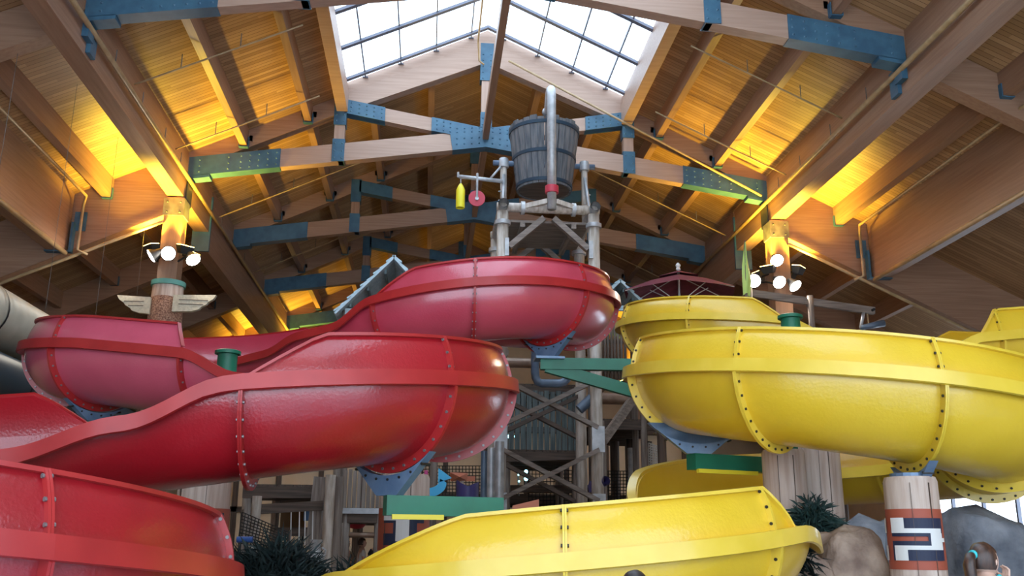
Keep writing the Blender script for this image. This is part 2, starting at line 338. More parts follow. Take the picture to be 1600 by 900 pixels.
# long brace along the middle joints
b = MB(); b.box(XC-.1, XC+.08, YFRONT, YA-.2, 13.1, 13.42); tag(b.build('ridge_brace', 'glulam_y'), 'slim timber brace running under the ridge toward the viewer', 'beam')
b = MB(); b.box(XC-.1, XC+.08, YA+.2, YD-.2, 12.95, 13.3); tag(b.build('ridge_brace', 'glulam_y'), 'slim timber brace under the ridge behind the bucket', 'beam')

# ---- blue strap under the near girder joints, frame 0
for s, nm in ((-1, 'left'), (1, 'right')):
    b = MB(); b.box(*sorted((X(s, 8.44), X(s, 8.53))), Y0+.18, Y0+.5, 11.0, 11.6); b.box(*sorted((X(s, 8.40), X(s, 8.53))), Y0-.12, Y0+.2, 11.2, 12.2)
    tag(b.build('girder_strap', 'blue_steel'), 'blue steel strap on the %s girder under the nearest truss' % nm, 'plate')

# ---- sprinkler pipes
def pipe(name, pts, r, lab, mat='pipe_tan', hang=None, parent=None):
    q = MB(); q.tube(pts, r, 8); o = q.build(name, mat, parent, True)
    if parent is None: tag(o, lab, 'pipe', 'sprinkler pipes')
    for h in hang or ():
        k = MB(); k.tube([h, (h[0], h[1], h[2]+.35)], .012, 5); k.build('hanger_rod', 'grey_steel', o)
    return o
for s, nm in ((-1, 'left'), (1, 'right')):
    xx = X(s, 8.40)
    pipe('sprinkler_main', [(xx, YFRONT, 11.42), (xx, YD, 11.42)], .06, 'tan sprinkler main fixed along the %s long girder' % nm, hang=[(xx, y, 11.45) for y in (19, 21, 23, 24.6, 30, 34)])
    # branch lines running up the slope
    for yy, lab in ((20.3, 'near'), (24.0, 'middle'), (29.5, 'far'), (36, 'farthest')):
        pts = [(X(s, u), yy, zd(u)-.75) for u in (8.4, 4.7 if yy < YA else 1.0)]
        pipe('sprinkler_branch', pts, .022, 'thin %s sprinkler branch rising across the %s roof slope' % (lab, nm), hang=[(X(s, u), yy, zd(u)-.74) for u in (7.4, 6.1)])
    # aisle lines: under the deep girder, along the deep rafter, stepped riser
    zb = zd(11.5)-1.95
    pipe('aisle_pipe', [(X(s, 11.45), YFRONT, zb+.12), (X(s, 11.45), YA-.5, zb+.12)], .07, 'thick tan pipe under the deep girder of the %s aisle' % nm)
    pipe('rafter_pipe', [(X(s, 9.0), YA-.3, zd(9.0)-1.95), (X(s, 11.45), YA-.3, zd(11.45)-1.95), (X(s, 16), YA-.3, zd(16)-1.9)], .05, 'tan pipe following the deep rafter down into the %s aisle' % nm)
    pipe('stepped_pipe', [(X(s, 10.9), YFRONT, zd(10.9)-.62), (X(s, 10.9), YA-1.0, zd(10.9)-.62), (X(s, 11.15), YA-.45, zd(10.9)-.7), (X(s, 11.15), YA-.45, zd(10.9)-2.0), (X(s, 10.9), YA-.36, zd(10.9)-2.1)], .04, 'thin pipe along the %s aisle purlin that steps down at the rafter' % nm)
pipe('ridge_conduit', [(XC-.3, YFRONT, 16.2), (XC-.3, YA-.5, 16.2), (XC-.25, YA-.35, 15.6), (XC-.1, YA-.3, 15.5)], .03, 'slim white conduit along the skylight ridge')
pipe('slope_conduit', [at(795, 95, YA-.4), at(1190, 306, YA-.4)], .035, 'slim conduit slanting across the truss to the right girder')
# ================================================================ water slides
RF = 0.80; RC = 1.90
def arc_path(circles, step=0.07):
    """circles: (centre(lat, dep), dir, start, end); start/end None = from the inner tangent to the neighbour. Returns plan points, headings, marks."""
    n = len(circles); ent = [None]*n; ext = [None]*n
    for i in range(n-1):
        (c0, d0), (c1, d1) = circles[i][:2], circles[i+1][:2]
        dx, dy = c1[0]-c0[0], c1[1]-c0[1]; D = math.hypot(dx, dy); al = atan2(dy, dx); th = math.acos(min(1, 2*RC/D))
        # radius direction at exit for an inner tangent
        a = al - d0*th
        ext[i] = a; ent[i+1] = a + pi
    pts = []
    for i, cc in enumerate(circles):
        c, d, st, en = cc[:4]
        ry = atan2(-c[1], -c[0]); a0 = ent[i] if st is None else ry+radians(st)
        a1 = ext[i] if en is None else ry+radians(en)
        while d*(a1-a0) < 0.05: a1 += d*2*pi
        extra = circles[i][4] if len(circles[i]) > 4 else 0
        a1 += d*2*pi*extra
        m = max(2, int(abs(a1-a0)*RC/step))
        for k in range(m+1):
            a = a0+(a1-a0)*k/m
            pts.append((c[0]+RC*cos(a), c[1]+RC*sin(a), i, a))
        if i < n-1:
            c1 = circles[i+1][0]; e = ent[i+1]; q = (c1[0]+RC*cos(e), c1[1]+RC*sin(e)); p = pts[-1]; Ld = math.hypot(q[0]-p[0], q[1]-p[1])
            for k in range(1, int(Ld/step)): t = k*step/Ld; pts.append((p[0]+(q[0]-p[0])*t, p[1]+(q[1]-p[1])*t, -1, 0))
    return pts
class Slide:
    def __init__(s, name, label, circles, zkeys, guards, seams, mats, fade=()):
        """zkeys: (circle, angle, z) rim heights; guards: (circle, a_start, a_end, side, cut); seams: (circle, angle)"""
        s.P = arc_path(circles); s.S = [0.0]; s.mats = mats
        for a, b_ in zip(s.P, s.P[1:]): s.S.append(s.S[-1]+math.hypot(b_[0]-a[0], b_[1]-a[1]))
        s.circles = circles
        zk = sorted((s.find(c, a), z) for c, a, z in zkeys); s.zk = zk
        s.guards = [(s.find(g[0], g[1]), s.find(g[2], g[3]), g[4], g[5], g[6], g[7] if len(g) > 7 else 31) for g in guards]
        s.seams = sorted(s.find(c, a) for c, a in seams); s.fade = fade
        p0 = s.pt(s.seams[len(s.seams)//2]); s.root = thing(name, (p0.x, p0.y, 0), label, 'water slide')
        s.make()
    def find(s, c, a):
        off = 0.0
        if isinstance(a, tuple): a, off = a
        best = None; rf = s.ref(c)
        for i, p in enumerate(s.P):
            if p[2] == c:
                d = abs(p[3]-rf-radians(a))
                if best is None or d < best[0]: best = (d, i)
        return s.S[best[1]]+off
    def ref(s, c):          # angle toward the viewer, shifted into the range this bend is run through
        cc = s.circles[c]; ry = atan2(-cc[0][1], -cc[0][0]); a = [p[3] for p in s.P if p[2] == c]
        first = a[0]; k = ry
        if cc[1] > 0:
            while k < first: k += 2*pi
            while k-2*pi >= first: k -= 2*pi
        else:
            while k > first: k -= 2*pi
            while k+2*pi <= first: k += 2*pi
        return k
    def idx(s, t):
        lo, hi = 0, len(s.S)-1
        while hi-lo > 1:
            m = (lo+hi)//2
            if s.S[m] <= t: lo = m
            else: hi = m
        return lo, (t-s.S[lo])/max(1e-9, s.S[hi]-s.S[lo])
    def z(s, t):
        k = s.zk
        if t <= k[0][0]: return k[0][1] + (k[0][0]-t)*.10
        if t >= k[-1][0]: return k[-1][1] - (t-k[-1][0])*.10
        for (a, za), (b_, zb) in zip(k, k[1:]):
            if a <= t <= b_: return za+(zb-za)*(t-a)/(b_-a)
    def zs(s, t):       # smoothed
        return sum(s.z(t+d) for d in (-.9, -.6, -.3, 0, .3, .6, .9))/7
    def pt(s, t):
        i, f = s.idx(min(max(t, 0), s.S[-1])); a, b_ = s.P[i], s.P[min(i+1, len(s.P)-1)]
        x, y = plan(a[0]+(b_[0]-a[0])*f, a[1]+(b_[1]-a[1])*f); return V((x, y, s.zs(t)))
    def frame(s, t):
        p = s.pt(t); d = s.pt(t+.05)-s.pt(t-.05); d.z = 0; d.normalize(); return p, V((d.y, -d.x, 0)), d   # right-hand side vector
    def walls(s, t):
        out = {}
        for sd in (-1, 1):
            fu = fd = g = 0.0
            for a, b_, side, k0, k1, hh in s.guards:
                f = min(max((t-(a-.9))/.9, 0), 1)*min(max(((b_+.9)-t)/.9, 0), 1); f = f*f*(3-2*f)
                if side != sd: fd = max(fd, f); continue
                fu = max(fu, f)
                if a <= t <= b_ and hh: g = max(g, min(1, (t-a)/k0 if k0 else 1, (b_-t)/k1 if k1 else 1)*hh)
            out[sd] = (74+18*fu-12*fd*(1-fu), g)
        return out
    def P3(s, fr, sd, beta, rad=RF):
        p, rt, d = fr; a = radians(beta); return p + rt*(sd*rad*sin(a)) + V((0, 0, -rad*cos(a)))
    def shell(s, ts, name, mat, parent, fn, n, th=.035):
        """grid between angles given by fn(t) -> (beta0, beta1) signed (left negative), inner and outer skins"""
        b = MB(); m = len(ts); row = n+1
        for rad in (RF, RF-th):
            for t in ts:
                fr = s.frame(t); b0, b1 = fn(t)
                for k in range(row):
                    be = b0+(b1-b0)*k/n; b.v.append(tuple(s.P3(fr, 1 if be >= 0 else -1, abs(be), rad)))
        N = m*row
        for i in range(m-1):
            for k in range(n):
                q = i*row+k; b.f.append((q, q+1, q+row+1, q+row)); q += N; b.f.append((q, q+row, q+row+1, q+1))
        for i in range(m-1):
            for k in (0, n): q = i*row+k; b.f.append((q, q+row, q+row+N, q+N))
        for i in (0, m-1):
            for k in range(n): q = i*row+k; b.f.append((q, q+1, q+1+N, q+N))
        return b.build(name, mat, parent, 40)
    def make(s):
        red = s.mats[0]
        ed = [0.0]+s.seams+[s.S[-1]]
        for i in range(len(ed)-1):
            t0, t1 = ed[i], ed[i+1]
            if t1-t0 < .1: continue
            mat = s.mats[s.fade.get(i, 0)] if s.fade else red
            m = max(4, int((t1-t0)/.11)); ts = [t0+(t1-t0)*k/m for k in range(m+1)]
            sec = s.shell(ts, 'flume_section', mat, s.root, lambda t: (-s.walls(t)[-1][0], s.walls(t)[1][0]), 22)
            for sd in (-1, 1):
                # rim: a flat band standing out from the lip
                b = MB(); prof = ((-.012, -.02), (.095, -.105), (.12, -.095), (.105, .05), (-.012, .04))
                for t in ts:
                    fr = s.frame(t); rim = s.walls(t)[sd][0]; c = s.P3(fr, sd, rim)
                    for o_, h in prof: b.v.append(tuple(c + fr[1]*sd*o_ + V((0, 0, h))))
                k5 = len(prof)
                for j in range(m):
                    for k in range(k5): b.f.append((j*k5+k, j*k5+(k+1) % k5, (j+1)*k5+(k+1) % k5, (j+1)*k5+k))
                b.f += [tuple(range(k5)), tuple(range(m*k5, m*k5+k5))]
                b.build('rim', s.mats[1], sec, 35)
                # guard above the rim
                ga = [g for g in s.guards if g[5] and g[2] == sd and g[0] < t1-.1 and g[1] > t0+.1]
                if ga:
                    g = ga[0]; a0, a1 = max(g[0], t0), min(g[1], t1); mm = max(4, int((a1-a0)/.1)); tg = [a0+(a1-a0)*k/mm for k in range(mm+1)]
                    if g[0] > t0: tg = sorted(tg+[g[0]+(g[3] or 0)])
                    if g[1] < t1: tg = sorted(tg+[g[1]-(g[4] or 0)])
                    f = lambda t: (sd*s.walls(t)[sd][0], sd*(s.walls(t)[sd][0]+s.walls(t)[sd][1]+.6))
                    go = s.shell(tg, 'guard', mat, sec, f, 8)
                    b = MB(); prof = ((.0, -.02), (.05, -.01), (.05, .02), (-.03, .02))
                    for t in tg:
                        fr = s.frame(t); c = s.P3(fr, sd, abs(f(t)[1]))
                        for o_, h in prof: b.v.append(tuple(c + fr[1]*sd*o_ + V((0, 0, h))))
                    for j in range(len(tg)-1):
                        for k in range(4): b.f.append((j*4+k, j*4+(k+1) % 4, j*4+4+(k+1) % 4, j*4+4+k))
                    b.build('guard_lip', s.mats[1], sec, 35)
        for t in s.seams:
            # double flange with bolts
            fl = MB(); bo = MB(); wl = s.walls(t)
            b0, b1 = -(wl[-1][0]+wl[-1][1]), wl[1][0]+wl[1][1]; n = 34
            for off in (-.010, .010):
                p, rt, d = s.frame(t); fr = (p+d*off, rt, d); base = len(fl.v)
                for k in range(n+1):
                    be = b0+(b1-b0)*k/n; sg = 1 if be >= 0 else -1; hh = .105 if abs(be) < wl[sg][0]-3 else .05
                    for rad, e in ((RF-.005, -.009), (RF+hh, -.009), (RF+hh, .009), (RF-.005, .009)): fl.v.append(tuple(s.P3(fr, sg, abs(be), rad)+d*e))
                for k in range(n):
                    for j in range(4): fl.f.append((base+k*4+j, base+k*4+(j+1) % 4, base+(k+1)*4+(j+1) % 4, base+(k+1)*4+j))
                fl.f += [tuple(base+j for j in range(4)), tuple(base+n*4+j for j in range(4))]
            fo = fl.build('flange', s.mats[1], s.root)
            p, rt, d = s.frame(t); nb = int((b1-b0)/10.5)
            for k in range(nb+1):
                be = b0+3+(b1-b0-6)*k/nb; sg = 1 if be >= 0 else -1
                c = s.P3((p, rt, d), sg, abs(be), RF+(.06 if abs(be) < wl[sg][0]-3 else .028)); bo.tube([c-d*.034, c+d*.034], .015, 6)
            bo.build('bolts', 'bolt_dark' if 'yellow' in red else 'bolt_zinc', fo)
def zat(c, rel, x, y):                     # rim height at a bend from the pixel it shows at
    a = atan2(-c[1], -c[0]) + radians(rel); lat, dep = c[0]+(RC+RF)*cos(a), c[1]+(RC+RF)*sin(a)
    return at(x, y, plan(lat, dep)[1]).z
T1, T2, T3, T4 = (-.75, 17.4), (-5.38, 16.0), (-2.72, 11.1), (-4.88, 7.3)
red = Slide('red_water_slide', 'red fiberglass water slide winding down in hairpins on the left',
    [(T1, -1, 185, None), (T2, 1, None, None), (T3, -1, None, None), (T4, 1, None, 130)],
    [(0, 185, zat(T1, 80, 955, 472)+.5), (0, 80, zat(T1, 80, 955, 472)), (0, 0, zat(T1, 0, 735, 440)), (0, -45, zat(T1, -45, 563, 480)),
     (1, -199, at(300, 521, plan(-5.6, 18.6)[1]).z-.46), (1, -80, zat(T2, -80, 70, 545)), (1, (-37, 1.75), at(288, 553, plan(-4.55, 12.9)[1]).z), (2, 80, zat(T3, 80, 790, 606)), (2, -8, zat(T3, -8, 365, 600)),
     (3, -100, 2.1), (3, 20, zat(T4, 20, 90, 856)), (3, 65, zat(T4, 65, 370, 897)), (3, 130, 1.05)],
    [(0, 183, 0, -47, -1, 0, .5), (1, (-268, -.35), 1, (-37, 1.78), 1, .5, .22), (2, 150, 2, -8, -1, .4, .5), (3, (-214, -.45), 3, 110, 1, .55, .5)],
    [(0, 135), (0, 90), (0, 45), (0, 0), (0, -45), (1, -140), (1, -95), (1, -50), (1, (-37, 1.75)), (2, 127), (2, 82), (2, 37), (2, -8), (3, -160), (3, -115), (3, -70), (3, -25), (3, 20), (3, 65), (3, 110)],
    ('red_fiberglass', 'red_rim', 'sheen_red_fiberglass', 'glare_pink_fiberglass'), fade={0: 2, 1: 2, 2: 2, 3: 2, 4: 2, 5: 2, 6: 3, 7: 3, 8: 3, 9: 3})  # upper two bends use the reds with sheen and glare painted in
S1, S2, S3, S5 = (5.16, 20.7), (9.4, 17.2), (4.3, 12.3), (.5, 10.7)
yel = Slide('yellow_water_slide', 'yellow fiberglass water slide coiling down on the right',
    [(S1, 1, -185, None), (S2, -1, None, None), (S3, 1, None, None, 1), (S5, -1, None, -100)],
    [(0, -185, zat(S1, -80, 975, 510)+.4), (0, -80, zat(S1, -80, 975, 510)), (0, 0, zat(S1, 0, 1160, 497)), (0, 24, zat(S1, 24, 1235, 505)),
     (1, 200, at(1450, 518, plan(8.9, 19.8)[1]).z-.46), (1, (40, 2.85), at(1540, 528, plan(7.14, 13.99)[1]).z), (2, -67, zat(S3, -67, 990, 580)), (2, -22, zat(S3, -22, 1172, 572)), (2, 22, zat(S3, 22, 1455, 594)), (2, 67, zat(S3, 67, 1634, 640)),
     (2, 204, zat(S3, 204, 1200, 712)), (2, 244, zat(S3, 244, 1040, 724)), (2, 285, 2.25), (3, 80, zat(S5, 80, 1245, 818)), (3, 0, zat(S5, 0, 870, 881)), (3, -100, zat(S5, 0, 870, 881)-.4)],
    [(0, -183, 0, 24, 1, 0, .4), (1, (213, -.35), 1, (40, 2.85), -1, .5, .4), (2, -150, 2, 100, 1, .4, .5), (2, 150, 2, 262, 1, .4, .5, 0), (3, 54, 3, -44, -1, .25, .9)],
    [(0, -157), (0, -112), (0, -67), (0, -21), (0, 24), (1, 71), (1, (40, .2)), (1, (40, 2.5)), (2, -112), (2, -67), (2, -22), (2, 22), (2, 67), (2, 112), (2, 157), (2, 202), (2, 247), (3, 47), (3, 1), (3, -44)],
    ('yellow_fiberglass', 'yellow_rim', 'yellow_fiberglass'))
# ================================================================ more materials
def wood(name, c0, c1, axis='z', rough=.7): 
    sc3 = {'x': (.8, 12, 12), 'y': (12, .8, 12), 'z': (12, 12, .8)}[axis]
    return noisy(name, c0, c1, scale=sc3, ns=1.6, detail=8, rough=rough, bump=.25)
for ax in 'xyz':
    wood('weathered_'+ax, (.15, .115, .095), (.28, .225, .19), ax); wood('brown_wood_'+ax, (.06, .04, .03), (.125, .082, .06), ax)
noisy('pale_log', (.42, .30, .24), (.62, .50, .43), scale=(9, 9, .6), ns=1.5, detail=8, rough=.7, bump=.2)
noisy('bark', (.16, .07, .05), (.52, .30, .20), ns=26, detail=2, rough=.9, bump=.5)
noisy('galvanised', (.36, .36, .37), (.52, .52, .53), ns=5, rough=.42, metal=.35)
noisy('worn_pipe', (.36, .29, .23), (.60, .53, .47), scale=(6, 6, 1), ns=2, detail=8, rough=.5)
noisy('bronze_pipe', (.20, .12, .08), (.32, .21, .15), ns=3, rough=.35, metal=.2)
noisy('bluegrey_pipe', (.07, .11, .17), (.12, .17, .25), ns=3, rough=.35)
noisy('green_steel', (.005, .115, .062), (.008, .16, .088), ns=2, rough=.45)
noisy('cradle_blue', (.10, .17, .28), (.17, .25, .37), ns=4, rough=.4, metal=.2)
noisy('stave', (.075, .085, .10), (.17, .165, .17), scale=(9, 9, .7), ns=1.5, detail=8, rough=.7, bump=.25)
flat('hoop', (.02, .045, .075), .45, .2)
flat('black', (.008, .008, .01), .6)
flat('yellow_paint', (.75, .62, .03), .4); flat('bright_yellow', (.85, .72, .03), .4); flat('red_paint', (.52, .04, .07), .4)
noisy('duct_metal', (.46, .42, .32), (.56, .51, .40), ns=2, rough=.55)
flat('dark_duct', (.03, .055, .075), .45, .1)
noisy('hut_board', (.40, .54, .60), (.54, .67, .72), scale=(2, 2, 8), ns=2, rough=.7, bump=.1)
noisy('dark_shingle', (.10, .14, .15), (.2, .26, .27), ns=4, rough=.8)
noisy('maroon_fabric', (.16, .03, .05), (.22, .045, .07), ns=5, rough=.8)
flat('flag_green', (.55, .75, .2), .7)
noisy('wing_cream', (.55, .50, .38), (.68, .62, .48), ns=14, rough=.85, bump=.4)
flat('teal_paint', (.10, .30, .27), .6); flat('white_paint', (.75, .74, .72), .6)
flat('lamp_black', (.02, .02, .022), .5)
flat('lens_white', (.9, .9, .85), .3, 0, (1, .93, .8), 26.0); flat('lens_amber', (.9, .6, .2), .3, 0, (1, .62, .12), 30.0)
flat('signal_light', (.5, .9, .9), .3, 0, (.35, .85, 1.0), 3.0)

# ================================================================ lamp columns
def spot(parent, loc, aim, watts, col, size, blend=.6, rad=.12):
    l = bpy.data.lights.new('lamp_light', 'SPOT'); l.energy = watts; l.color = col; l.spot_size = radians(size); l.spot_blend = blend; l.shadow_soft_size = rad
    o = bpy.data.objects.new('lamp_light', l); COL.objects.link(o); o.parent = parent
    o.location = V(loc)-parent.location; o.rotation_euler = V(aim).to_track_quat('-Z', 'Y').to_euler()
def flood(c, aim, lab, arm_to, size=.2, up=False, watts=0, mat='lens_white'):
    c = V(c); a = V(aim).normalized(); root = thing('uplight' if up else 'flood_lamp', tuple(c), lab, 'lamp', 'amber uplights on the columns' if up else 'white flood lamps on the columns')
    q = MB(); s1, s0 = size, size*.55
    sd = a.cross(V((0, 0, 1))); sd = sd.normalized() if sd.length > .1 else V((1, 0, 0)); un = sd.cross(a)
    ring = lambda p, r_: [p+sd*r_*cos(2*pi*k/14)+un*r_*sin(2*pi*k/14) for k in range(14)]
    if up:
        f = lambda p, r_: [p-sd*r_*1.3-un*r_*.8, p+sd*r_*1.3-un*r_*.8, p+sd*r_*1.3+un*r_*.8, p-sd*r_*1.3+un*r_*.8]; b0, b1 = f(c-a*.22, s0*1.2), f(c, s1)
        q.hexa(b0+b1)
    else:
        vs = ring(c-a*size*1.5, s0*.6)+ring(c-a*size*.9, s0)+ring(c, s1); fs = [tuple(range(13, -1, -1)), tuple(range(28, 42))]
        for r_ in (0, 14): fs += [(r_+k, r_+(k+1) % 14, r_+14+(k+1) % 14, r_+14+k) for k in range(14)]
        q.add(vs, fs)
    q.build('housing', 'lamp_black', root, 40)
    q = MB()
    if up: q.hexa(f(c+a*.005, s1*.9)+f(c+a*.015, s1*.9))
    else: vs = ring(c+a*.004, s1*.9)+ring(c+a*.03, s1*.6); q.add(vs, [tuple(range(14, 28))]+[(k, (k+1) % 14, 14+(k+1) % 14, 14+k) for k in range(14)])
    q.build('lens', mat, root)
    q = MB(); q.tube([V(arm_to), (V(arm_to)+c-a*size)/2+V((0, 0, .03)), c-a*size*.9], .03, 6); q.build('arm', 'lamp_black', root)
    if watts: spot(root, c+a*.04, a, watts, (1, .67, .06) if up else (1, .9, .75), 118 if up else 110)
    return root
AMB = 1250
for s, nm in ((-1, 'left'), (1, 'right')):
    for yc, fa in ((YA, 'near'), (YD, 'far')):
        xc = X(s, 8.76)
        root = thing('lamp_column', (xc, yc, 0), '%s glulam column carrying the lamps under the %s girder' % (fa, nm), 'column', 'glulam lamp columns')
        MB().box(xc-.26, xc+.26, yc-.26, yc+.26, 0, 10.9 if yc < 30 else 10.28).build('shaft', 'glulam_z', root)
        if yc < 30:
            q = MB(); q.box(xc-.29, xc+.29, yc-.29, yc+.29, 10.35, 10.86)
            q.build('steel_cap', 'grey_steel', root)
            q = MB(); bolts(q, [(xc+a, 10.45+h) for a in (-.18, .18) for h in (0, .3)], yc-.29); q.build('bolts', 'dark_steel', root)
            for e in (-1, 1):
                q = MB(); q.slabxz([(xc+e*.25, 10.8), (xc+e*.28, 10.8), (xc+e*.28, 11.9), (xc+e*.25, 11.9)], yc-.12, yc+.42); q.build('side_strap', 'dark_steel', root)
        z_ = 9.42
        for e in (-1, 1):
            flood((xc+e*.46, yc-.40, z_), (e*.16, -.16, 1), 'amber uplight on the %s side of the %s %s lamp column' % ('left' if e < 0 else 'right', fa, nm), (xc+e*.26, yc-.1, z_-.1), .17, True, AMB if yc < 30 else AMB*.7, 'lens_amber')
            flood((xc+e*.46, yc+.45, z_), (e*.16, .15, 1), 'rear amber uplight on the %s side of the %s %s lamp column' % ('left' if e < 0 else 'right', fa, nm), (xc+e*.26, yc+.1, z_-.1), .17, True, AMB*.55 if yc < 30 else AMB*.4, 'lens_amber')
        if yc < 30:
            lamps = ([((263, 396), (.05, -1, -.22)), ((302, 406), (.5, -.5, -.75)), ((236, 400), (-.8, -.2, -.6))] if s < 0 else
                     [((1214, 407), (.0, -.75, -.65)), ((1178, 439), (-.2, -1, -.3)), ((1218, 441), (.1, -.8, -.6)), ((1243, 447), (.35, -.55, -.75))])
            names = ['brightest, facing the viewer', 'turned down to the right', 'turned away to the left'] if s < 0 else ['topmost of four', 'leftmost of four', 'middle of four', 'rightmost of four, tilted down']
            for (px, am), n_ in zip(lamps, names):
                c = at(px[0], px[1], yc-.62); flood(c, am, 'white flood lamp on the %s lamp column, %s' % (nm, n_), (max(xc-.26, min(xc+.26, c.x)), yc-.24, c.z+.05), .21, False, 260)
# left column: dressed as a totem with wings
xc = X(-1, 8.76); c0 = V((xc, YA, 0))
tt = thing('winged_totem', (xc, YA, 0), 'totem with cream wings and bark trunk around the left lamp column', 'totem')
zr_ = at(265, 440, YA-.4).z
MB().lathe(c0, [(.40, zr_-.06), (.46, zr_-.05), (.46, zr_+.08), (.40, zr_+.1), (.31, zr_+.1), (.31, zr_-.06)], 28, True).build('teal_band', 'teal_paint', tt, 40)
MB().lathe(c0, [(.43, zr_-.62), (.41, zr_-.04), (.30, zr_-.04), (.30, zr_-.62)], 28, True).build('white_collar', 'pale_log', tt, 40)
k = MB(); n = 30
for lvl, (z, r_) in enumerate([(zr_-.55, .44), (zr_-.9, .455), (zr_-1.6, .46), (4.0, .48), (0, .5)]):
    for j in range(n):
        a = 2*pi*j/n; k.v.append((c0.x+r_*cos(a), c0.y+r_*sin(a), z+(.16*max(0, -sin(a))**.5 if lvl == 0 else 0)))
for i in range(4):
    for j in range(n): k.f.append((i*n+j, i*n+(j+1) % n, (i+1)*n+(j+1) % n, (i+1)*n+j))
k.build('bark_trunk', 'bark', tt, 40)
for e, xt in ((-1, 188), (1, 341)):
    tip = at(xt, 468, YA-.2); zt = tip.z; L_ = abs(tip.x-c0.x); pts = [(c0.x+e*.3, zt+.02), (c0.x+e*L_, zt+.05), (c0.x+e*(L_-.06), zt-.06), (c0.x+e*(L_-.2), zt-.16), (c0.x+e*(L_-.24), zt-.22), (c0.x+e*(L_-.38), zt-.30), (c0.x+e*(L_-.42), zt-.36), (c0.x+e*(L_-.62), zt-.42), (c0.x+e*.3, zt-.44)]
    if e < 0: pts = pts[::-1]
    wg = MB().slabxz(pts, YA-.5, YA-.36).build('wing', 'wing_cream', tt)
    for h in (.1, .22): MB().slabxz([(c0.x+e*.46, zt-h), (c0.x+e*(L_-.1-h), zt-h), (c0.x+e*(L_-.1-h), zt-h-.018), (c0.x+e*.46, zt-h-.018)], YA-.51, YA-.49).build('feather_groove', 'brown_wood_x', wg)
xc = X(1, 8.76); tt = thing('log_collar', (xc, YA, 0), 'white log collar around the right lamp column behind the yellow slide', 'totem')
MB().lathe((xc, YA, 0), [(.46, 0), (.42, 7.3), (.42, 7.75), (.3, 7.75), (.3, 0)], 28, True).build('collar', 'pale_log', tt, 40)

# ================================================================ air ducts, left
da, db = at(0, 508, 16.5), at(92, 560, 27.0)
dx = (da.x+db.x)/2+.55
root = thing('spiral_duct', (dx, 10, 5.6), 'fat tan spiral air duct with black straps at the left edge', 'duct')
zc_ = at(0, 508, 19.0).z
q = MB(); q.tube([(dx, y, zc_) for y in (6, 12, 18, 24, 34, 50)], .56, 28); q.build('duct_pipe', 'duct_metal', root, True)
for y in [14+.35*i for i in range(40)]:
    MB().tube([(dx, y-.012, zc_), (dx, y+.012, zc_)], .568, 28, False).build('seam_ring', 'duct_metal', root, True)
for y in (17.6, 20.6, 23.6, 26.6): 
    MB().tube([(dx, y-.03, zc_), (dx, y+.03, zc_)], .58, 28, False).build('strap', 'black', root, True)
    MB().tube([(dx, y, zc_+.55), (dx, y, zd(XC-dx)-.0)], .005, 5).build('hanger_rod', 'grey_steel', root)
root = thing('dark_duct', (dx-.2, 12, 4), 'dark blue duct below the spiral air duct at the left edge', 'duct')
MB().tube([(dx+.1, y, zc_-1.15) for y in (8, 16, 26, 40)], .5, 24).build('duct_pipe', 'dark_duct', root, True)
for y in (19, 21.5, 24): MB().tube([(dx+.1, y-.03, zc_-1.15), (dx+.1, y+.03, zc_-1.15)], .52, 24, False).build('strap', 'black', root, True)
# ================================================================ bucket tower
TF, TB = 22.0, 24.3                     # front and back rows of posts
xl, xr = at(785, 380, TF).x, at(928, 380, TF).x
ZT = at(855, 326, TF).z                 # top beam
tw = thing('bucket_tower', ((xl+xr)/2, (TF+TB)/2, 0), 'weathered post-and-brace tower carrying the big wooden bucket', 'tower')
for x in (xl, xr):
    for y in (TF, TB):
        MB().tube([(x, y, 0), (x, y, ZT-.12)], .145, 14).build('post', 'worn_pipe', tw, True)
        MB().lathe((x, y, ZT-.42), [(.15, -.06), (.2, -.05), (.2, .05), (.15, .06)], 14).build('post_flange', 'galvanised', tw, 40)
    MB().tube([(x, TF-.3, ZT), (x, TB+.3, ZT)], .13, 16, False).tube([(x, TF-.3, ZT), (x, TB+.3, ZT)], .10, 16, False).build('side_beam', 'galvanised', tw, True)
for y in (TF, TB):
    MB().tube([(xl-.15, y+.02, ZT), (xr+.15, y+.02, ZT)], .12, 14).build('cross_beam', 'worn_pipe', tw, True)
    for x in (xl+.5, xr-.5): MB().tube([(x-.05, y+.02, ZT), (x+.05, y+.02, ZT)], .17, 14).build('beam_coupling', 'galvanised', tw, 40)
    xm = (xl+xr)/2
    for e, x in ((-1, xl), (1, xr)):
        MB().beam((xm+e*.12, y-.05, ZT-.28), (x-e*.16, y-.05, ZT-1.05), .14, .17, (0, 1, 0)).build('knee_brace', 'weathered_x', tw)
        MB().box(x-e*.10-.05, x-e*.10+.05, y-.16, y+.06, ZT-1.3, ZT-.85).build('brace_plate', 'galvanised', tw)
# plank deck below the bucket
for k in range(9):
    y = TF+.2+(TB-TF-.4)*k/8; MB().box(xl+.1, xr-.1, y-.115, y+.115, ZT-.36, ZT-.3).build('deck_plank', 'weathered_x', tw)
for x in (xl+.5, xr-.5): MB().box(x-.06, x+.06, TF, TB, ZT-.5, ZT-.36).build('deck_joist', 'weathered_y', tw)
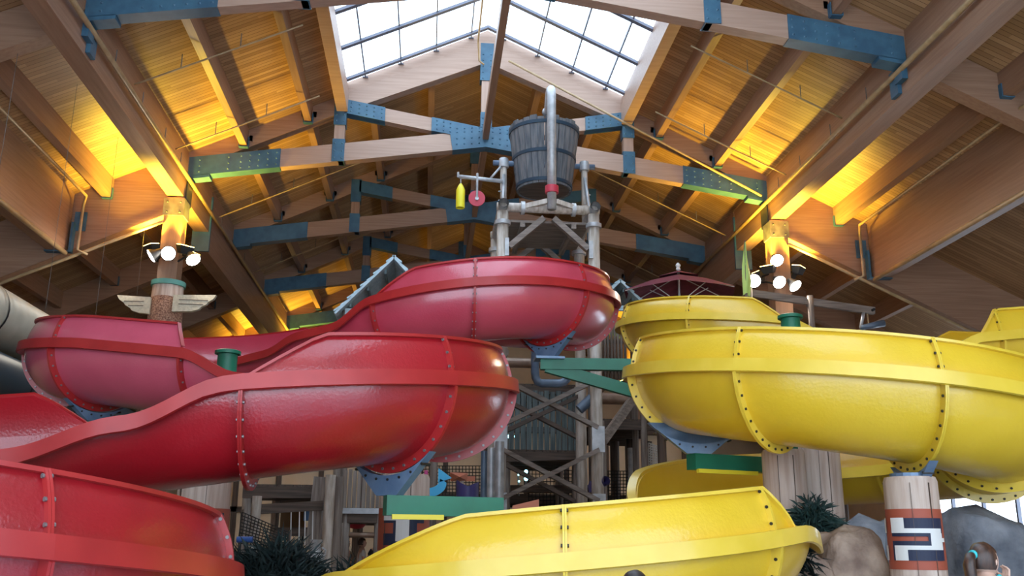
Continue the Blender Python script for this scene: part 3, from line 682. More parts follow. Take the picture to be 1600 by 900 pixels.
# X braces, two storeys, front and back
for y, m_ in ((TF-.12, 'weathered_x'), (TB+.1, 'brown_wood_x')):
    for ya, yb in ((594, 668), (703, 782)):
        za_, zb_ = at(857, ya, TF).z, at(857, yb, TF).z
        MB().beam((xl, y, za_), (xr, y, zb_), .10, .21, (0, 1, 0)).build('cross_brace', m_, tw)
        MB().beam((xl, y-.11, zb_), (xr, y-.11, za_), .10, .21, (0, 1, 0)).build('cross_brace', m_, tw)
for zz in (at(857, 686, TF).z, at(857, 792, TF).z):
    for x in (xl, xr): MB().box(x-.15, x+.15, TF-.2, TF-.14, zz-.3, zz+.3).build('splice_plate', 'galvanised', tw)
# bucket axle posts
ax = at(851, 258, 23.1).z; xa0, xa1 = at(787, 258, 23.1).x, at(913, 266, 23.1).x
for e, x in ((-1, xa0), (1, xa1)):
    MB().tube([(x, 23.1, ZT+.1), (x, 23.1, ax-.05)], .085, 12).build('axle_post', 'worn_pipe', tw, True)
    MB().tube([(x, 23.1, ZT+.1), (x+e*.05, 22.6, ZT+.1), (x, 23.05, ax-.35)], .05, 8).build('axle_strut', 'galvanised', tw, True)
    MB().lathe((x, 23.1, ax), [(.13, -.12), (.15, 0), (.12, .13), (.05, .15)], 12).build('axle_bearing', 'galvanised', tw, 40)
    for h in (.35, .55, .8): MB().tube([(x+e*-.02, 23.02, ZT+h), (x-e*-.14, 23.02, ZT+h)], .018, 6).build('rung', 'galvanised', tw)
# the bucket: staves, hoops, floor
bc = at(850, 255, 23.1); bz1, bz0 = at(850, 205, 23.1).z, at(850, 300, 23.1).z; rt_, rb_ = .95, .72
bk = thing('tipping_bucket', (bc.x, 23.1, bz0), 'huge tapered wooden tipping bucket with blue hoops on top of the tower', 'bucket')
ns = 30
for k in range(ns):
    a0, a1 = 2*pi*(k+.04)/ns, 2*pi*(k+.96)/ns; top = bz1+.03*((k*7) % 3); p = []
    for z, r_ in ((bz0, rb_), (top, rt_)):
        for rr, a in ((r_, a0), (r_, a1), (r_-.05, a1), (r_-.05, a0)): p.append((bc.x+rr*cos(a), 23.1+rr*sin(a), z))
    MB().hexa(p).build('stave', 'stave', bk)
for h in (.06, .5, .93):
    r_ = rb_+(rt_-rb_)*h; z = bz0+(bz1-bz0)*h; MB().lathe((bc.x, 23.1, z), [(r_-.02, -.045), (r_+.012, -.045), (r_+.02, .045), (r_-.02, .045)], 40, True).build('hoop', 'hoop', bk, 40)
MB().lathe((bc.x, 23.1, bz0+.04), [(rb_-.05, -.02), (rb_-.05, .02)], 30).build('bucket_floor', 'brown_wood_x', bk)
MB().tube([(xa0-.28, 23.1, ax), (xa1+.28, 23.1, ax)], .075, 12).build('axle', 'bluegrey_pipe', bk, True)
# filling pipe in front of the bucket
wx = at(862, 250, 21.75).x; zt_ = at(862, 135, 21.75).z
fp = thing('bucket_fill_pipe', (wx, 21.75, ZT), 'tall galvanised filling pipe bent over the bucket rim', 'pipe')
pts = [(wx, 21.75, ZT-.1), (wx, 21.75, zt_-.25)]+[(wx, 21.75+.22-.22*cos(a), zt_-.25+.25*sin(a)) for a in (.5, 1.0, pi/2, 2.1, 2.7)]+[(wx-.02, 22.25, zt_-.5), (wx-.05, 22.45, bz1+.25)]
MB().tube(pts, .115, 14).build('pipe_bend', 'galvanised', fp, True)
MB().tube([(wx, 21.75, ZT+.32), (wx, 21.75, ZT+.5)], .17, 16).build('red_coupling', 'red_paint', fp, 40)
MB().beam((wx-.1, 21.75, ZT+.1), (wx-.75, TF, ZT), .12, .12).beam((wx+.1, 21.75, ZT+.1), (wx+.75, TF, ZT), .12, .12).build('saddle', 'worn_pipe', fp)
# arm with the bell and the gong
aL, aR = at(717, 276, 22.9), at(779, 283, 22.9)
arm = thing('bell_arm', tuple(aR), 'galvanised arm reaching out left from the tower top', 'bracket')
MB().tube([aL, aR+V((.1, 0, 0))], .055, 10).build('arm_tube', 'galvanised', arm, True)
MB().tube([aR+V((-.25, 0, .02)), aR+V((.05, 0, .4))], .03, 8).build('arm_strut', 'galvanised', arm, True)
MB().tube([aL+V((-.02, 0, -.02)), aL+V((-.02, 0, .12))], .03, 8).build('end_hook', 'galvanised', arm)
bl = at(720, 287, 22.9); bb = at(720, 325, 22.9); h_ = bl.z-bb.z
o = thing('yellow_bell', tuple(bb), 'yellow gas-bottle bell hanging from the arm left of the bucket', 'bell')
MB().lathe((bl.x, 22.9, bb.z), [(.10, 0), (.115, 0), (.115, h_*.74), (.07, h_*.9), (.03, h_), (.02, h_), (.06, h_*.88), (.10, h_*.72)], 18, True).build('bell_body', 'bright_yellow', o, 40)
MB().tube([(bl.x, 22.9, bl.z-.02), (aL.x+.05, 22.9, aL.z)], .012, 6).build('hook', 'galvanised', o)
gc = at(745, 310, 22.9); o = thing('red_gong', tuple(gc), 'round red disc hanging beside the yellow bell', 'gong')
MB().tube([gc+V((0, -.02, 0)), gc+V((0, .03, 0))], .215, 28).build('disc', 'red_paint', o, 40)
MB().tube([gc+V((0, -.05, 0)), V((gc.x, 22.87, aL.z+.1))], .03, 8).build('striker', 'galvanised', o)
MB().tube([gc+V((0, -.07, -.02)), gc+V((0, -.02, -.02))], .05, 8).build('hub', 'galvanised', o)

# ================================================================ huts, parasol, rails at the top level
def hut(pk, w2, h, depth, n, lab, post=None, mat='hut_board', inner='dark_shingle'):
    pk = V(pk); root = thing('hut_roof', (pk.x, pk.y, pk.z-h), lab, 'hut')
    an = atan2(h, w2); Ls = math.hypot(w2, h)
    for e in (-1, 1):
        for k in range(n):
            t = (k+.5)/n; c = pk+V((e*w2*t, depth/2+(.06 if k % 2 else 0), -h*t+.05))
            MB().obox(c, (Ls/n*1.25, depth+.2, .035), ry=e*an*.78).build('roof_board', mat, root)
        MB().beam(pk+V((e*.02, -.03, -.03)), pk+V((e*w2, -.03, -h-.03)), .05, .24, (0, 1, 0)).build('barge_board', mat, root)
        for k in range(3): MB().beam(pk+V((e*w2*(.15+.3*k), .1, -h*(.15+.3*k)-.1)), pk+V((e*w2*(.15+.3*k), depth-.1, -h*(.15+.3*k)-.1)), .05, .1).build('batten', inner, root)
    for e in (-1, 1):
        x = pk.x+e*(w2-.22); MB().tube([(x, pk.y+.25, 0.0 if post is None else post), (x, pk.y+.25, pk.z-h+.15)], .09, 10).build('post', 'weathered_z', root, True)
        MB().tube([(x, pk.y+depth-.1, 0.0 if post is None else post), (x, pk.y+depth-.1, pk.z-h+.15)], .09, 10).build('post', 'weathered_z', root, True)
    MB().beam((pk.x-w2+.2, pk.y+.2, pk.z-h+.1), (pk.x+w2-.2, pk.y+.2, pk.z-h+.1), .1, .14).build('tie_beam', mat, root)
    return root
p0, p1 = at(616, 404, 21.2), at(524, 490, 21.2); hut(p0, p0.x-p1.x, p0.z-p1.z, 1.9, 9, 'pale blue board roof of a hut left of the upper red slide')
p0, p1 = at(968, 440, 24.8), at(1016, 486, 24.8); hut(p0, p1.x-p0.x, p0.z-p1.z, 1.4, 7, 'small blue-grey hut roof between the red slide and the parasol')
# parasol
uc = at(1060, 428, 25.0); Ru = 1.72; ed = at(1060, 462, 25.0).z
pr = thing('parasol', (uc.x, 25.0, 0), 'maroon parasol with pale ribs behind the upper yellow slide', 'parasol')
q = MB(); n = 6; q.v.append((uc.x, 25.0, uc.z))
cor = [(uc.x+Ru*cos(2*pi*(k+.25)/n), 25.0+Ru*sin(2*pi*(k+.25)/n)) for k in range(n)]
for x, y in cor: q.v.append((uc.x+(x-uc.x)*.5, 25+(y-25)*.5, uc.z-(uc.z-ed)*.42))
for x, y in cor: q.v.append((x, y, ed))
for k in range(n): j = (k+1) % n; q.f += [(0, 1+k, 1+j), (1+k, 1+n+k, 1+n+j, 1+j)]
q.build('canopy', 'maroon_fabric', pr)
q = MB(); q.v.append((uc.x, 25.0, uc.z+.1))
for x, y in cor: q.v.append((uc.x+(x-uc.x)*.36, 25+(y-25)*.36, uc.z-.12))
for k in range(n): q.f.append((0, 1+k, 1+(k+1) % n))
q.build('vent_cap', 'maroon_fabric', pr)
for x, y in cor:
    MB().tube([(uc.x, 25.0, uc.z-.06), (uc.x+(x-uc.x)*.98, 25+(y-25)*.98, ed-.02)], .014, 6).build('rib', 'white_paint', pr)
    MB().tube([(uc.x, 25.0, ed-.22), (uc.x+(x-uc.x)*.55, 25+(y-25)*.55, uc.z-(uc.z-ed)*.5)], .014, 6).build('strut', 'white_paint', pr)
MB().tube([(uc.x, 25, at(1100, 560, 25).z), (uc.x, 25, uc.z+.05)], .035, 10).build('pole', 'white_paint', pr, True)
MB().lathe((uc.x, 25, uc.z+.08), [(.03, 0), (.07, .05), (.05, .1), (.075, .17), (.03, .24)], 12).build('finial', 'white_paint', pr, 40)
# top platform with plank fence, rail and water cannon
pz = at(1100, 560, 25).z
pf = thing('slide_platform', (at(1060, 560, 25).x, 25, 0), 'timber launching platform behind the upper yellow slide', 'platform')
x0, x1 = at(1010, 560, 25).x, at(1380, 560, 25).x
for k in range(16): 
    xx = x0+(x1-x0)*(k+.5)/16
    if abs(xx-X(1, 8.76)) > .62: MB().box(xx-.14, xx+.14, 24.0, 28.2, pz-.06, pz).build('plank', 'brown_wood_y', pf)
for y in (24.2, 28.0): MB().box(x0, x1, y-.08, y+.08, pz-.3, pz-.06).build('joist', 'brown_wood_x', pf)
for x in (x0+.15, x1-.15):
    for y in (24.2, 28.0): MB().tube([(x, y, 0), (x, y, pz-.3)], .12, 10).build('post', 'brown_wood_z', pf, True)
rl = thing('log_rail', tuple(at(1170, 470, 24.7)), 'bleached log rail sloping down to the right above the yellow slide', 'railing')
ra, rb = at(1165, 457, 24.7), at(1366, 486, 24.7)
MB().beam(ra, rb, .12, .2).build('rail', 'weathered_x', rl)
for px, py in ((1266, 462), (1171, 450)):
    t = at(px, py, 24.6); MB().tube([(t.x, 24.62, pz), (t.x, 24.62, t.z)], .085, 10).build('post', 'weathered_z', rl, True)
MB().tube([(rb.x-.1, 24.6, rb.z), (rb.x-.1, 24.5, rb.z)], .04, 8).build('bolt', 'black', rl)
wc = thing('water_cannon', tuple(at(1362, 510, 24.7)), 'grey water cannon hanging below the end of the log rail', 'water cannon')
c = at(1350, 486, 24.7); d0, d1 = at(1345, 512, 24.7), at(1381, 505, 24.7)
MB().tube([c, d0], .05, 8).build('stem', 'galvanised', wc, True); MB().tube([d0, d1], [.075, .1], 14).build('barrel', 'bluegrey_pipe', wc, True)
MB().tube([at(1355, 490, 24.7), at(1358, 512, 24.7)], .02, 6).build('handle', 'pipe_tan', wc)
MB().tube([V((c.x-.35, 24.7, pz)), V((c.x-.02, 24.7, d0.z))], .03, 6).build('leg', 'galvanised', wc)
fl = thing('flag', tuple(at(1163, 460, 24.4)), 'limp lime green flag on a thin pole in front of the right lamp column', 'flag')
t, b_ = at(1164, 376, 24.4), at(1163, 470, 24.4); MB().tube([(b_.x, 24.4, pz), (t.x, 24.4, t.z)], .018, 6).build('pole', 'grey_steel', fl)
q = MB(); cols = 5
for i in range(8):
    f = i/7; z = t.z-.05+(at(1160, 458, 24.4).z-t.z)*f; wdt = (.02+.26*min(1, f*1.5))*(1-.35*max(0, f-.6)/.4)
    for j in range(cols): g = j/(cols-1); q.v.append((t.x-.1*min(1, f*2)+wdt*g-.02, 24.4+.07*sin(g*7+f*2), z+.05*sin(g*4)*f))
for i in range(7):
    for j in range(cols-1): a = i*cols+j; q.f.append((a, a+1, a+cols+1, a+cols))
q.build('cloth', 'flag_green', fl, True)
# fence of upright poles between the slides
pz2 = at(950, 592, 24.1).z
pfn = thing('pole_fence', tuple(at(945, 592, 24.1)), 'fence of grey upright poles between the red and yellow slides', 'fence')
for k in range(9):
    px = 934+k*5.2; t = at(px, 497+((k*5) % 4)*3, 24.0); MB().tube([(t.x, 24.0+.02*(k % 2), pz2), (t.x, 24.0, t.z)], .038, 8).build('pole', 'weathered_z', pfn, True)
for zz in (.2, 1.0): MB().box(at(932, 500, 24.05).x, at(978, 500, 24.05).x, 24.05, 24.1, pz2+zz-.05, pz2+zz+.05).build('rail', 'brown_wood_x', pfn)
# ================================================================ slide supports
from mathutils import noise as mnoise
def cradle(sl, ci, rel, parent, half=46, foot=.17, drop=.42, mat='cradle_blue', th=.05):
    t = sl.find(ci, rel); fr = sl.frame(t); p, rt, d = fr; n = 14; q = MB(); pts = []
    for k in range(n+1):
        be = -half+2*half*k/n; pts.append(sl.P3(fr, 1 if be >= 0 else -1, abs(be), RF+.128))
    bot = sl.P3(fr, 1, 0, RF+drop); pts += [bot+rt*foot, bot-rt*foot]
    m = len(pts)
    for e in (-1, 1): q.v += [tuple(a+d*(e*th+.0)) for a in pts]
    q.f = [tuple(range(m)), tuple(range(2*m-1, m-1, -1))]+[(k, (k+1) % m, (k+1) % m+m, k+m) for k in range(m)]
    o = q.build('cradle', mat, parent); b = MB()
    for be in range(-half+9, half-6, 10):
        c = sl.P3(fr, 1 if be >= 0 else -1, abs(be), RF+.17); b.tube([c-d*(th+.012), c+d*(th+.012)], .014, 6)
    b.build('bolts', 'bolt_dark', o)
    return bot
def P2(lat, dep, z=0): x, y = plan(lat, dep); return V((x, y, z))
def gpost(parent, lat, dep, z1, r=.165, cap=True):
    c = P2(lat, dep); MB().tube([c, (c.x, c.y, z1)], r, 18).build('post', 'green_steel', parent, 40)
    if cap: MB().lathe((c.x, c.y, z1), [(r, -.06), (r+.05, -.05), (r+.05, .0), (r, .02)], 18).build('cap', 'green_steel', parent, 40)
    return c
s1 = thing('slide_support', tuple(P2(4.9, 16.1)), 'green steel post and forked arms holding the top bend of the red slide', 'support', 'green slide supports')
zt1 = at(1250, 494, P2(4.9, 16.1).y).z; c = gpost(s1, 4.9, 16.1, zt1)
b0 = cradle(red, 0, 45, s1, 38, .14, .34)
MB().beam(b0+V((-.15, 0, -.1)), (c.x, c.y, b0.z-.12), .16, .2).build('upper_arm', 'green_steel', s1)
MB().beam(b0+V((-.05, .02, -.14)), (c.x, c.y+.02, b0.z-1.35), .15, .2).build('lower_arm', 'green_steel', s1)
MB().box(b0.x-.25, b0.x+.25, b0.y-.2, b0.y+.2, b0.z-.03, b0.z+.01).build('seat_plate', 'cradle_blue', s1)
s2 = thing('slide_support', tuple(P2(-4.75, 15.5)), 'green steel post standing inside the left bend of the red slide', 'support', 'green slide supports')
zt2 = at(352, 549, P2(-4.75, 15.5).y).z; c = gpost(s2, -4.75, 15.5, zt2)
b0 = cradle(red, 1, -50, s2, 34, .14, .26)
MB().beam(b0+V((-.1, 0, -.1)), (c.x, c.y, b0.z-.1), .18, .2).build('arm', 'green_steel', s2)
t = red.find(1, (-37, 1.2)); p_ = red.pt(t); MB().beam((p_.x, p_.y, b0.z-.1), (c.x, c.y, b0.z-.1), .18, .2).build('arm', 'green_steel', s2)
s3 = thing('slide_support', tuple(P2(-.1, 10.25)), 'green box beam with a yellow edge under the middle red bend', 'support', 'green slide supports')
b0 = cradle(red, 2, 37, s3, 40, .15, .33)
e0, e1 = at(601, 789, b0.y-.1), at(791, 788, b0.y+.5)
zb = b0.z-.1
MB().beam((e0.x, b0.y-.05, zb), (P2(-.1, 10.25).x, P2(-.1, 10.25).y, zb), .2, .2).build('box_beam', 'green_steel', s3)
q = MB().beam((e0.x+.08, b0.y-.17, zb-.115), (e0.x+.6, b0.y-.09, zb-.115), .06, .05); q.build('yellow_edge', 'yellow_paint', s3)
gpost(s3, -.1, 10.25, zb-.1, .09, False)
s4 = thing('slide_support', tuple(P2(3.72, 12.8)), 'green box beam with a yellow edge under the big yellow bend', 'support', 'green slide supports')
b0 = cradle(yel, 2, -67, s4, 44, .16, .25)
c = gpost(s4, 3.72, 12.8, b0.z, .15, False)
MB().beam((b0.x-.1, b0.y, b0.z-.1), (c.x, c.y, b0.z-.1), .2, .2).build('box_beam', 'green_steel', s4)
dirv = (c-b0); dirv.z = 0; dirv.normalize(); nv = V((dirv.y, -dirv.x, 0)); a_ = V((b0.x-.08, b0.y, b0.z-.22))+nv*.1
MB().beam(a_, a_+dirv*.95, .05, .05).build('yellow_edge', 'yellow_paint', s4)
# ---- log pillars
def log(name, lat, dep, z1, r, lab, parent=None, mat='pale_log'):
    c = P2(lat, dep); root = parent or thing(name, tuple(c), lab, 'pillar')
    MB().lathe(c, [(r*1.06, 0), (r, z1-.05), (r*.94, z1)], 26).build('trunk', mat, root, 40)
    for k in range(2):
        a = (4.2, 5.0)[k]+random.uniform(-.3, .3); MB().hexa([c+V(((r*1.05+o)*cos(a+w_), (r*1.05+o)*sin(a+w_), z)) for z, in ((z1*.3,), (z1*.97,)) for o, w_ in ((-.06, -.006), (-.06, .006), (.003, .006), (.003, -.006))]).build('crack', 'brown_wood_z', root)
    return root, c
zz = at(1230, 706, P2(3.55, 12.2).y).z; log('log_pillar', 3.44, 12.0, zz, .265, 'pale cracked log pillar, cut flat, just behind the lowest yellow bend')
log('log_pillar', 4.22, 13.0, at(1290, 690, P2(4.3, 13.15).y).z, .27, 'taller brown-edged log pillar behind the flat-cut one')
tz = at(1424, 746, P2(4.32, 10.35).y).z
pt_, tc = log('painted_totem', 4.32, 10.35, tz, .275, 'log post painted with a red, navy and white stepped emblem under the yellow slide')
b0 = cradle(yel, 2, 22, pt_, 30, .14, .27)
MB().lathe((tc.x, tc.y, tz), [(.2, 0), (.2, .04)], 16).build('foot_plate', 'cradle_blue', pt_)
flat('totem_red', (.36, .075, .04), .6); flat('totem_navy', (.012, .018, .05), .6); flat('totem_white', (.72, .70, .68), .6)
face = atan2(-tc.y, -tc.x)
def patch(parent, c, r, x0, x1, y0, y1, mat, name, xl_=135, w_=385, yz=None):
    # emblem coordinates of the painted face -> angle and height
    f = lambda x: face+math.asin(max(-1, min(1, 2*(x-xl_)/w_-1)))
    a0, a1 = f(x0), f(x1); n_ = max(2, int(abs(a1-a0)/.12)); z0, z1 = yz(y1), yz(y0); q = MB()
    for k in range(n_+1):
        a = a0+(a1-a0)*k/n_
        for z in (z0, z1): q.v.append((c.x+r*cos(a), c.y+r*sin(a), z))
    q.f = [(2*k, 2*k+2, 2*k+3, 2*k+1) for k in range(n_)]
    return q.build(name, mat, parent)
yz = lambda y: tz-(y-135)/5*10.35/FPX*1.0
def rr(z): return .275+ .275*.06*(1-z/tz)
def band(y0, y1, mat, dr): MB().lathe((tc.x, tc.y, 0), [(rr(yz(y1))+dr, yz(y1)), (rr(yz(y0))+dr, yz(y0)), (.2, yz(y0)), (.2, yz(y1))], 40, True).build('painted_band', mat, pt_, 40)
band(375, 812, 'totem_red', .003)
R_ = .275*1.035
for x0, x1, y0, y1, m_, dr in ((178, 500, 442, 575, 'totem_navy', .006), (178, 500, 607, 747, 'totem_navy', .006), (410, 500, 575, 607, 'totem_navy', .006), (178, 262, 440, 550, 'totem_white', .009), (178, 492, 517, 550, 'totem_white', .009), (425, 495, 550, 670, 'totem_white', .009), (495, 508, 585, 613, 'totem_white', .009),
                              (190, 495, 640, 670, 'totem_white', .009), (190, 272, 670, 747, 'totem_white', .009), (136, 146, 440, 550, 'totem_white', .009), (136, 148, 640, 747, 'totem_white', .009)):
    patch(pt_, tc, R_+dr, x0, x1, y0, y1, m_, 'emblem_piece', yz=yz)
# ================================================================ rocks and plants
noisy('grey_rock', (.09, .098, .12), (.27, .275, .30), ns=2.2, detail=10, rough=.85, bump=.7, bscale=5, bdist=.08)
noisy('tan_rock', (.20, .13, .10), (.50, .37, .28), ns=2.4, detail=10, rough=.85, bump=.8, bscale=5, bdist=.10)
noisy('needle', (.002, .008, .008), (.006, .018, .016), ns=3, rough=.7)
noisy('frond', (.010, .028, .028), (.03, .07, .06), ns=3, rough=.6)
def rock(lat, dep, rx, ry, h, lab, mat='grey_rock', seed=0, pw=.22):
    c = P2(lat, dep); q = MB(); n, m = 36, 20
    for i in range(m+1):
        th = pi/2*i/m
        for j in range(n):
            a = 2*pi*j/n; ca, sa = cos(a), sin(a); e = (abs(ca)**4.2+abs(sa)**4.2)**(-1/4.2)
            k = cos(th)**pw if i < m else 0.0; v = V((rx*e*ca*k, ry*e*sa*k, h*.93*sin(th)**.55))
            nz = mnoise.fractal(v*1.3+V((seed*7.1, seed*3.3, 0)), .9, 2.0, 4)*(.05 if mat == 'grey_rock' else .13)+mnoise.noise(v*.8+V((seed, 0, 5)))*.06
            v = v*(1+nz) if i < m else V((0, 0, h*(1+nz*.3))); q.v.append(tuple(c+V((v.x, v.y, max(0, v.z)))))
    for i in range(m):
        for j in range(n): q.f.append((i*n+j, i*n+(j+1) % n, (i+1)*n+(j+1) % n, (i+1)*n+j))
    return tag(q.build('boulder', mat, None, True), lab, 'rock', 'boulders under the yellow slide')
rock(5.76, 11.9, .52, .6, at(1530, 788, P2(6.1, 11.9).y).z, 'large smooth blue-grey boulder behind the ponytailed woman', seed=3)
rock(5.02, 12.5, .36, .4, at(1380, 802, P2(5.25, 12.5).y).z, 'narrow blue-grey boulder just left of the painted totem', seed=5)
rock(4.55, 12.6, .40, .4, at(1340, 802, P2(4.7, 12.6).y).z, 'blue-grey boulder with dark cracks beside the tan rocks', seed=8)
rock(3.82, 11.05, .40, .4, at(1310, 822, P2(3.95, 11.05).y).z, 'tan cracked boulder in front of the log pillars', 'tan_rock', 11, .4)
rock(3.22, 10.9, .36, .35, at(1240, 850, P2(3.35, 10.9).y).z, 'grey and tan rock low beside the lowest yellow bend', 'tan_rock', 14, .4)
def bush(lat, dep, rx, ry, h, n, lab, mat, droop=.3, ln=.22, seed=1, base=.3, wd=.012, name='conifer_shrub'):
    rnd = random.Random(seed); c = P2(lat, dep); root = thing(name, tuple(c), lab, 'plant')
    q = MB()
    for k in range(n):
        a = rnd.uniform(0, 2*pi); u_ = rnd.random()**.5; z = base+(h-base)*rnd.random()**.6*(1-.45*u_*u_)
        p = c+V((rx*u_*cos(a), ry*u_*sin(a), z)); d = V((cos(a)*u_+rnd.uniform(-.6, .6), sin(a)*u_+rnd.uniform(-.6, .6), rnd.uniform(-droop, .9))).normalized()
        sd = d.cross(V((rnd.uniform(-1, 1), rnd.uniform(-1, 1), 1))).normalized()*wd; L_ = ln*rnd.uniform(.6, 1.3); g = V((0, 0, -droop*.25*L_))
        q.add([p-sd, p+sd, p+d*L_*.55+sd*.8, p+d*L_+g, p+d*L_*.55-sd*.8], [(0, 1, 2, 3, 4)])
    o = q.build('foliage', mat, root); o['kind'] = 'stuff'
    for k in range(6):
        a = k*1.05; MB().tube([c, c+V((rx*.25*cos(a), ry*.25*sin(a), h*.45)), c+V((rx*.6*cos(a), ry*.6*sin(a), h*.8))], [.03, .02, .006], 6).build('stem', 'brown_wood_z', root)
    return root
bush(-2.2, 9.3, .55, .5, at(460, 848, P2(-2.05, 9.3).y).z, 6500, 'dark evergreen shrub at the bottom between the red and yellow slides', 'needle', seed=2)
bush(-2.75, 9.9, .5, .45, at(410, 862, P2(-2.75, 9.9).y).z, 3500, 'dark evergreen shrub hugging the lowest red bend', 'needle', seed=4)
bush(-1.5, 9.6, .42, .4, at(545, 884, P2(-1.5, 9.6).y).z, 2600, 'low dark evergreen shrub below the people in the background', 'needle', seed=5)
bush(3.6, 11.5, .22, .2, at(1280, 782, P2(3.72, 11.5).y).z, 1600, 'blue-green fern drooping between the log pillars', 'frond', .9, .22, 6, 1.35, .012, 'fern')
bush(3.08, 10.75, .25, .2, at(1240, 842, P2(3.2, 10.75).y).z+.08, 900, 'small dark fern beside the rocks under the yellow bend', 'needle', .9, .2, 7, .9, .012, 'fern')
# ================================================================ play structure in the background
def box_deck(name, px0, px1, Ya, Yb, py, lab, n=10, rail=None, mat='brown_wood'):
    z = at((px0+px1)/2, py, Ya).z; x0, x1 = at(px0, py, Ya).x, at(px1, py, Ya).x
    root = thing(name, ((x0+x1)/2, Ya, 0), lab, 'platform', 'timber decks of the play structure')
    for k in range(n): xx = x0+(x1-x0)*(k+.5)/n; w_ = (x1-x0)/n*.47; MB().box(xx-w_, xx+w_, Ya, Yb, z-.05, z).build('plank', mat+'_y', root)
    for y in (Ya+.06, (Ya+Yb)/2, Yb-.06): MB().box(x0, x1, y-.06, y+.06, z-.28, z-.05).build('joist', mat+'_x', root)
    for x in (x0+.1, x1-.1):
        for y in (Ya+.1, Yb-.1): MB().tube([(x, y, 0), (x, y, z-.05)], .11, 10).build('post', 'weathered_z', root, True)
    return root, x0, x1, z
def plank_wall(parent, x0, x1, y, z0, z1, n, mat='weathered_z', gap=.08):
    for k in range(n):
        a, b_ = x0+(x1-x0)*(k+gap)/n, x0+(x1-x0)*(k+1-gap)/n
        MB().box(a, b_, y-.02, y+.02, z0, z1+.03*((k*3) % 2)).build('wall_plank', mat, parent)
noisy('bluegreen_plank', (.06, .085, .09), (.17, .21, .21), scale=(12, 12, .8), ns=1.6, detail=8, rough=.75, bump=.2); MAT['bluegreen_plank'] = MAT['bluegreen_plank']
dk, x0, x1, z = box_deck('play_deck', 786, 908, 25.2, 29, 703, 'timber deck with an upright plank wall behind the tower braces')
plank_wall(dk, x0, x1, 25.5, z, at(850, 612, 25.5).z, 13, 'bluegreen_plank')
dk, x0, x1, z = box_deck('play_deck', 782, 905, 25.6, 29, 600, 'upper timber deck under the tower, above the plank wall')
dk, x0, x1, z = box_deck('play_deck', 936, 1040, 25.0, 29.5, 655, 'dark timber deck to the right of the tower posts')
dk, x0, x1, z = box_deck('play_deck', 380, 510, 22.5, 27, 757, 'low timber deck under the middle red bend')
dk, x0, x1, z = box_deck('play_deck', 533, 600, 22.0, 26, 797, 'small timber deck with slotted plank screen left of the green beam')
plank_wall(dk, x0, x1, 22.1, z, at(565, 735, 22).z, 9, 'weathered_z', .12)
for zz_ in (z+.12,): MB().box(x0, x1, 21.95, 22.02, zz_-.2, zz_-.08).build('steel_edge', 'galvanised', dk)
MB().tube([(x0, 22.1, at(565, 836, 22).z), (x1, 22.1, at(565, 836, 22).z)], .06, 10).build('rail', 'bronze_pipe', dk, True)
dk, x0, x1, z = box_deck('play_deck', 650, 1050, 29.0, 33.0, 772, 'long low timber deck far behind the tower', 26)
# log posts and beams
def post(px, py, Y, r, lab, mat='weathered_z', z0=0, lean=0):
    t = at(px, py, Y); return tag(MB().tube([(t.x-lean, Y, z0), (t.x, Y, t.z)], r, 14).build('log_post', mat, None, 40), lab, 'post', 'log posts of the play structure')
post(517, 742, 20.5, .11, 'stout bleached log post left of the slotted plank screen', 'worn_pipe')
post(531, 745, 21.2, .10, 'darker log post just right of the stout bleached one', 'weathered_z')
post(402, 775, 20.8, .10, 'log post beside the rope net near the lowest red bend', 'worn_pipe')
post(781, 690, 20.8, .10, 'bright metal post left of the tower foot', 'galvanised')
post(768, 700, 21.0, .09, 'slim metal post at the right end of the green beam', 'galvanised')
post(757, 705, 21.4, .08, 'thin dark post beside the slim metal post', 'bluegrey_pipe')
post(912, 640, 27.0, .08, 'thin pipe post inside the tower frame', 'bluegrey_pipe')
post(1010, 690, 26.5, .16, 'dark square-looking post under the right deck', 'brown_wood_z')
post(985, 700, 27.5, .09, 'thin grey standpipe under the right deck', 'galvanised')
post(960, 690, 28.5, .14, 'brown post in front of the tan wall', 'brown_wood_z')
def pipe2(name, pts, r, lab, mat, cat='pipe'): return tag(MB().tube(pts, r, 12).build(name, mat, None, 40), lab, cat)
pipe2('drain_pipe', [at(836, 525, 20.9), at(836, 583, 20.9), at(837, 590, 20.9), at(840, 596, 20.9), at(846, 599, 20.9), at(874, 599, 20.9), at(881, 597, 20.9), at(886, 592, 20.9), at(888, 584, 20.9), at(888, 570, 20.9)], .095, 'blue-grey drain pipe looping below the top red bend', 'bluegrey_pipe')
pipe2('bronze_pipe', [at(780, 566, 21.6), at(905, 570, 21.6)], .12, 'thick bronze pipe behind the drain pipe', 'bronze_pipe')
pipe2('bronze_pipe', [at(925, 622, 23.6), at(1040, 625, 23.6)], .15, 'thick bronze pipe right of the tower post', 'bronze_pipe')
pipe2('bluegrey_pipe', [at(905, 640, 23.6), at(925, 622, 23.6)], .13, 'blue-grey elbow joining the bronze pipe to the tower', 'bluegrey_pipe')
pipe2('open_pipe', [V((xl-.05, 20.6, at(783, 555, 21).z)), V((xl-.05, 22.0, at(783, 555, 21).z))], .12, 'open pipe end pointing at the viewer by the left tower post', 'worn_pipe')
tag(MB().beam(at(940, 692, 22.2), at(988, 625, 22.6), .13, .2).build('diagonal_strut', 'weathered_x'), 'bleached diagonal strut right of the tower post', 'strut')
